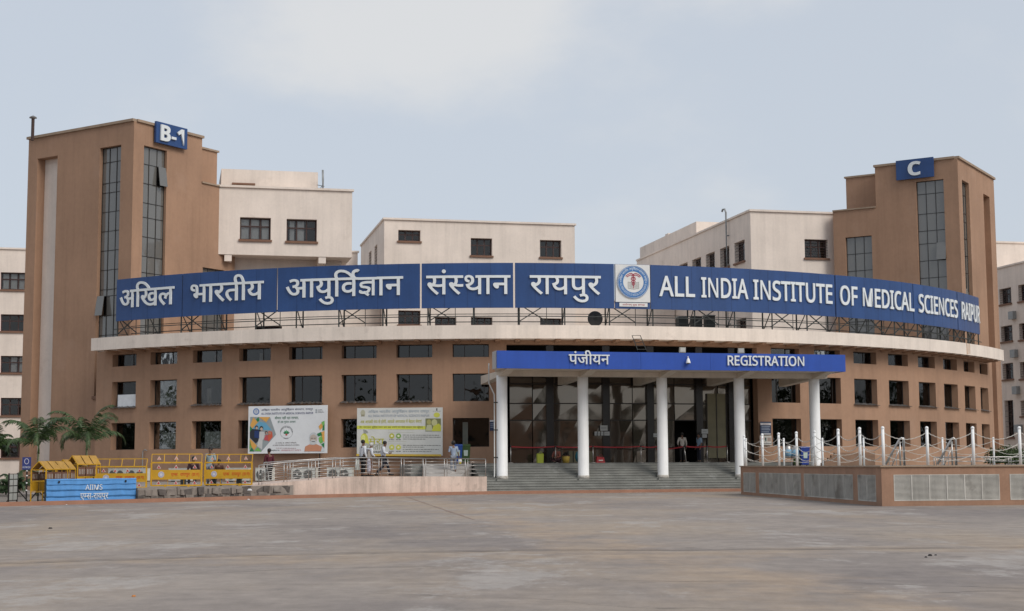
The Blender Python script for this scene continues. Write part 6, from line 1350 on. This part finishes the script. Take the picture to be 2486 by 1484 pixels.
for k in range(0, 5): a, b = P4[0] + (P4[2] - P4[0]) * (k / 4.2), P4[1] + (P4[3] - P4[1]) * (k / 4.2); MB().tube([a, b], .014, 5).build('rung', STEELD, t_)
ad, dz = cyl(1445, 774, SR - 1.0); o = pol(ad, SR - 1.0, dz); t_ = thing('dish_antenna', 'dark round dish antenna seen from behind under the sign', 'dish', tuple(o), TH + ad)
q = MB(); n = 24; q.lathe([(.03, .10), (.2, .085), (.34, .04), (.43, 0), (.435, -.012)], n); q.v = [Vector((v.x, -v.z, v.y)) for v in q.v]; q.build('reflector', mat('dish_grey', (.045, .045, .045), .6, .2, 4), t_, True, True); MB().tube([(0, .05, -.4), (0, .05, .05)], .035, 6).build('mast', STEELD, t_, False, True); MB().box(-.08, .08, -.14, -.06, -.12, .12).build('mount', STEELD, t_, False, True)
for k, (x, y, w_, h_, lab) in enumerate(((1655, 785, .55, .45, 'dark metal box on the roof behind the sign, near the emblem'), (1690, 782, .6, .5, 'dark metal box on the roof behind the sign, between two frame bays'), (1722, 781, .55, .6, 'tallest dark metal box on the roof behind the sign'))):
    ar, zr_ = cyl(x, y, SR - 2.2); o = pol(ar, SR - 2.2, 8.94); t_ = thing('roof_unit', lab, 'roof unit', tuple(o), TH + ar, 'roof units behind the sign'); MB().box(-w_ / 2, w_ / 2, -.2, .2, .15, .15 + h_ + .3).build('casing', STEELD, t_, False, True); MB().box(-w_ / 2 - .03, w_ / 2 + .03, -.23, .23, .45 + h_, .49 + h_).build('cover', GREYMETAL, t_, False, True)
    for s in (-1, 1): MB().box(s * w_ * .4 - .03, s * w_ * .4 + .03, -.15, .15, 0, .15).build('foot', STEELD, t_, False, True)
o = aty(784, 455, W(-15.9, 20).y); t_ = thing('roof_antenna', 'grey pole antenna on the roof beside the left ward block', 'antenna', (o.x, o.y, 19.5)); MB().tube([(o.x, o.y, 19.3), (o.x, o.y, 20.2), (o.x - .02, o.y, 20.95)], .07, 8).build('mast', GREYMETAL, t_, True); MB().tube([(o.x - .4, o.y, 19.95), (o.x + .1, o.y, 19.85)], .02, 5).build('arm', STEELD, t_); MB().tube([(o.x - .05, o.y, 19.9), (o.x - .3, o.y, 19.5)], .02, 5).build('stay', STEELD, t_)
dp = W(-8.98, 43.3); t_ = thing('drain_pipe', 'thin white drain pipe running down beside the first column', 'pipe', tuple(dp)); MB().tube([W(-9.3, 43.4, 6.6), W(-9.3, 43.4, 5.6), W(-9.02, 43.4, 5.0), W(-9.02, 43.4, .9), W(-9.06, 43.5, .8)], .035, 6).build('pipe', mat('pipe_white', (.55, .55, .54), .5, .1, 5), t_, True)
for z in (1.8, 3.2, 4.6): MB().tube([W(-9.05, 43.42, z), W(-8.85, 43.42, z)], .03, 6).build('clip', STEELD, t_)

# ------------------------------------------------------------------ palms and shrubs
def palm(name, label, loc, trunk_h, nfr, flen, seed, grp='royal palms by the tower', lm=LEAF, width=.55, spread=(.55, 1.5)):
    rnd = random.Random(seed); r = thing(name, label, 'palm' if trunk_h > .5 else 'shrub', loc, rnd.uniform(0, 6), grp)
    if trunk_h > .1:
        q = MB(); q.tube([(0, 0, 0), (.02, .01, trunk_h * .3), (.0, .02, trunk_h * .7), (0, 0, trunk_h)], .09, 10, True, .055); q.build('trunk', TRUNK, r, True, True)
        q = MB(); q.tube([(0, 0, trunk_h), (0, 0, trunk_h + .45)], .06, 8, True, .03); q.build('crownshaft', LEAF, r, True, True)
    base = trunk_h + (.35 if trunk_h > .1 else 0); cr = MB()
    for k in range(nfr):
        az = 2 * math.pi * k / nfr + rnd.uniform(-.3, .3); up = rnd.uniform(*spread); kf = rnd.uniform(.5, 1.15); ln = flen * rnd.uniform(.75, 1.1); p = Vector((0, 0, base)); el = up; pts = [p.copy()]; ns = 12
        for i in range(ns):
            p = p + Vector((math.cos(az) * math.cos(el), math.sin(az) * math.cos(el), math.sin(el))) * (ln / ns); el -= (.05 + .036 * i) * kf * rnd.uniform(.8, 1.1); pts.append(p.copy())
        cr.tube(pts, .016, 4, False, .004)
        for i in range(8 if trunk_h > .1 else 2, 46):
            t = i / 46; f = t * ns; j = min(int(f), ns - 1); c = pts[j] + (pts[j + 1] - pts[j]) * (f - j); d = (pts[j + 1] - pts[j]).normalized(); sd = d.cross(Vector((0, 0, 1)));
            if sd.length < .1: sd = Vector((math.sin(az), -math.cos(az), 0))
            sd.normalize(); L_ = width * math.sin(min(1, t * 1.25 + .12) * math.pi * .86) + .05
            for s in (-1, 1):
                e = c + (sd * s * .72 + d * .55 + Vector((0, 0, -.4 - .5 * rnd.random()))).normalized() * L_ * rnd.uniform(.8, 1.15); m_ = (c + e) / 2 + Vector((0, 0, .035)); w_ = d * .026
                n0 = len(cr.v); cr.v += [c - w_ * .6, c + w_ * .6, m_ + w_, m_ - w_, e]; cr.f += [(n0, n0 + 1, n0 + 2, n0 + 3), (n0 + 3, n0 + 2, n0 + 4)]
    cr.build('crown', lm, r, False, True); return r
for (px, py, Y, th, nf, fl, sd, lab) in ((92, 1150, 74, 2.05, 12, 2.75, 3, 'young palm in front of the cream niche of the B-1 tower'), (209, 1150, 77, 2.25, 13, 3.0, 9, 'fuller young palm leaning fronds toward the curved block'), (-22, 1150, 74, 1.9, 10, 1.8, 5, 'palm cut off by the left edge of the picture')):
    p_ = aty(px, py, Y); palm('palm_tree', lab, (p_.x, p_.y, .03), th, nf, fl, sd)
for (px, Y, fl, sd, lab) in ((38, 72, 1.5, 11, 'low dark palm shrub behind the parking notice'), (120, 76, 1.9, 12, 'dark drooping palm shrub at the foot of the first palm'), (160, 76, 1.8, 13, 'dark palm shrub between the two palms'), (228, 78, 1.3, 14, 'small dark palm shrub at the foot of the fuller palm')):
    p_ = aty(px, 1150, Y); palm('palm_shrub', lab, (p_.x, p_.y, .35), 0, 13, fl, sd, 'dark shrubs under the palms', LEAF2, .26, (.5, 1.35))
def bush(label, loc, rad, n, seed, mt=LEAF2, flat_=.8):
    rnd = random.Random(seed); r = thing('leafy_bush', label, 'bush', loc, 0, 'leafy bushes'); cr = MB(); st = MB()
    for k in range(9): a = rnd.uniform(0, 6.28); st.tube([(0, 0, 0), (math.cos(a) * rad * .3, math.sin(a) * rad * .3, rad * .6), (math.cos(a) * rad * .6, math.sin(a) * rad * .6, rad * 1.1)], .02, 4, True, .006)
    st.build('stems', TRUNK, r, False, True)
    for k in range(n):
        d = Vector((rnd.gauss(0, 1), rnd.gauss(0, 1), rnd.gauss(0, 1))).normalized() * rad * rnd.uniform(.55, 1.05) * (1 + .25 * math.sin(5 * rnd.random())); c = Vector((d.x, d.y, abs(d.z) * flat_ + .1)); a = Vector((rnd.gauss(0, 1), rnd.gauss(0, 1), rnd.gauss(0, 1))).normalized(); b = a.cross(Vector((rnd.gauss(0, 1), rnd.gauss(0, 1), rnd.gauss(0, 1)))).normalized(); s = rnd.uniform(.05, .11)
        cr.quad(c - a * s, c + b * s * .45, c + a * s, c - b * s * .45)
    cr.build('foliage', mt, r, False, True)
p_ = aty(2440, 1120, 84); bush('dense green bush behind the chain posts at the right', (p_.x, p_.y, PODZ), 1.0, 2200, 3, mat('bush_leaf', (.05, .075, .022), .55, .35, 6)); p_ = aty(2468, 1120, 86); bush('lower green bush under the barred window at the far right', (p_.x, p_.y, PODZ), .85, 1500, 4, mat('bush_leaf', (.05, .075, .022), .55, .35, 6))
p_ = aty(228, 1190, 66); bush('small green weed clump beside the yellow frames', (p_.x, p_.y, .1), .38, 500, 6); p_ = aty(16, 1150, 76); bush('low hedge clump at the left edge behind the black stand', (p_.x, p_.y, .05), .7, 900, 7)
# ------------------------------------------------------------------ litter
for k, (x, y, s, lab) in enumerate(((155, 1225.5, .16, 'crushed white cup lying by the kerb at the left'), (270, 1221, .05, 'tiny white scrap by the kerb below the blue barrier'), (604, 1213.5, .06, 'white scrap by the kerb below the rubble ledge'), (861, 1206.5, .17, 'flattened white paper by the kerb below the ramp'), (608, 1191, .12, 'white rag on the rubble ledge'))):
    p_ = atz(x, y, .0) if k < 4 else atz(x, y, .45); rnd = random.Random(k); r = thing('paper_litter', lab, 'litter', (p_.x, p_.y - (.1 if k == 4 else .06), p_.z + .004), 0, 'white litter'); q = MB(); n = 6
    ring = [(s * rnd.uniform(.7, 1) * math.cos(6.283 * t / n), s * .5 * rnd.uniform(.7, 1) * math.sin(6.283 * t / n), 0) for t in range(n)]; tp = [(a * .55, b * .5, s * rnd.uniform(.35, .6)) for a, b, c in ring]
    q.v += [Vector(v) for v in ring + tp]; q.f += [tuple(range(n)), tuple(range(n, 2 * n))] + [(t, (t + 1) % n, n + (t + 1) % n, n + t) for t in range(n)]; q.build('paper', flat((215, 215, 215)), r, False, True)
for k, (x, y) in enumerate(((325, 1449), (122, 1284), (2258, 1350), (2248, 1354), (2272, 1349))):
    p_ = atz(x, y, 0); r = thing('ground_debris', ('small orange peel on the concrete at the lower left', 'dark flat leaf on the concrete at the left', 'largest dark lump on the concrete at the right', 'dark crumb left of the largest lump on the concrete', 'dark crumb right of the largest lump on the concrete')[k], 'debris', (p_.x, p_.y, .003), k * 1.1); rnd = random.Random(k + 40); s = (.03, .06, .05, .03, .03)[k]; n = 7
    ring = [(s * rnd.uniform(.6, 1) * math.cos(6.283 * t / n), s * rnd.uniform(.6, 1) * math.sin(6.283 * t / n), 0) for t in range(n)]; q = MB(); q.v += [Vector(v) for v in ring] + [Vector((a * .6, b * .6, s * .5)) for a, b, c in ring]; q.f += [tuple(range(n)), tuple(range(n, 2 * n))] + [(t, (t + 1) % n, n + (t + 1) % n, n + t) for t in range(n)]; q.build('lump', flat((190, 120, 50)) if k == 0 else BLACKP, r, False, True)
bpy.data.scenes.remove(_scr)
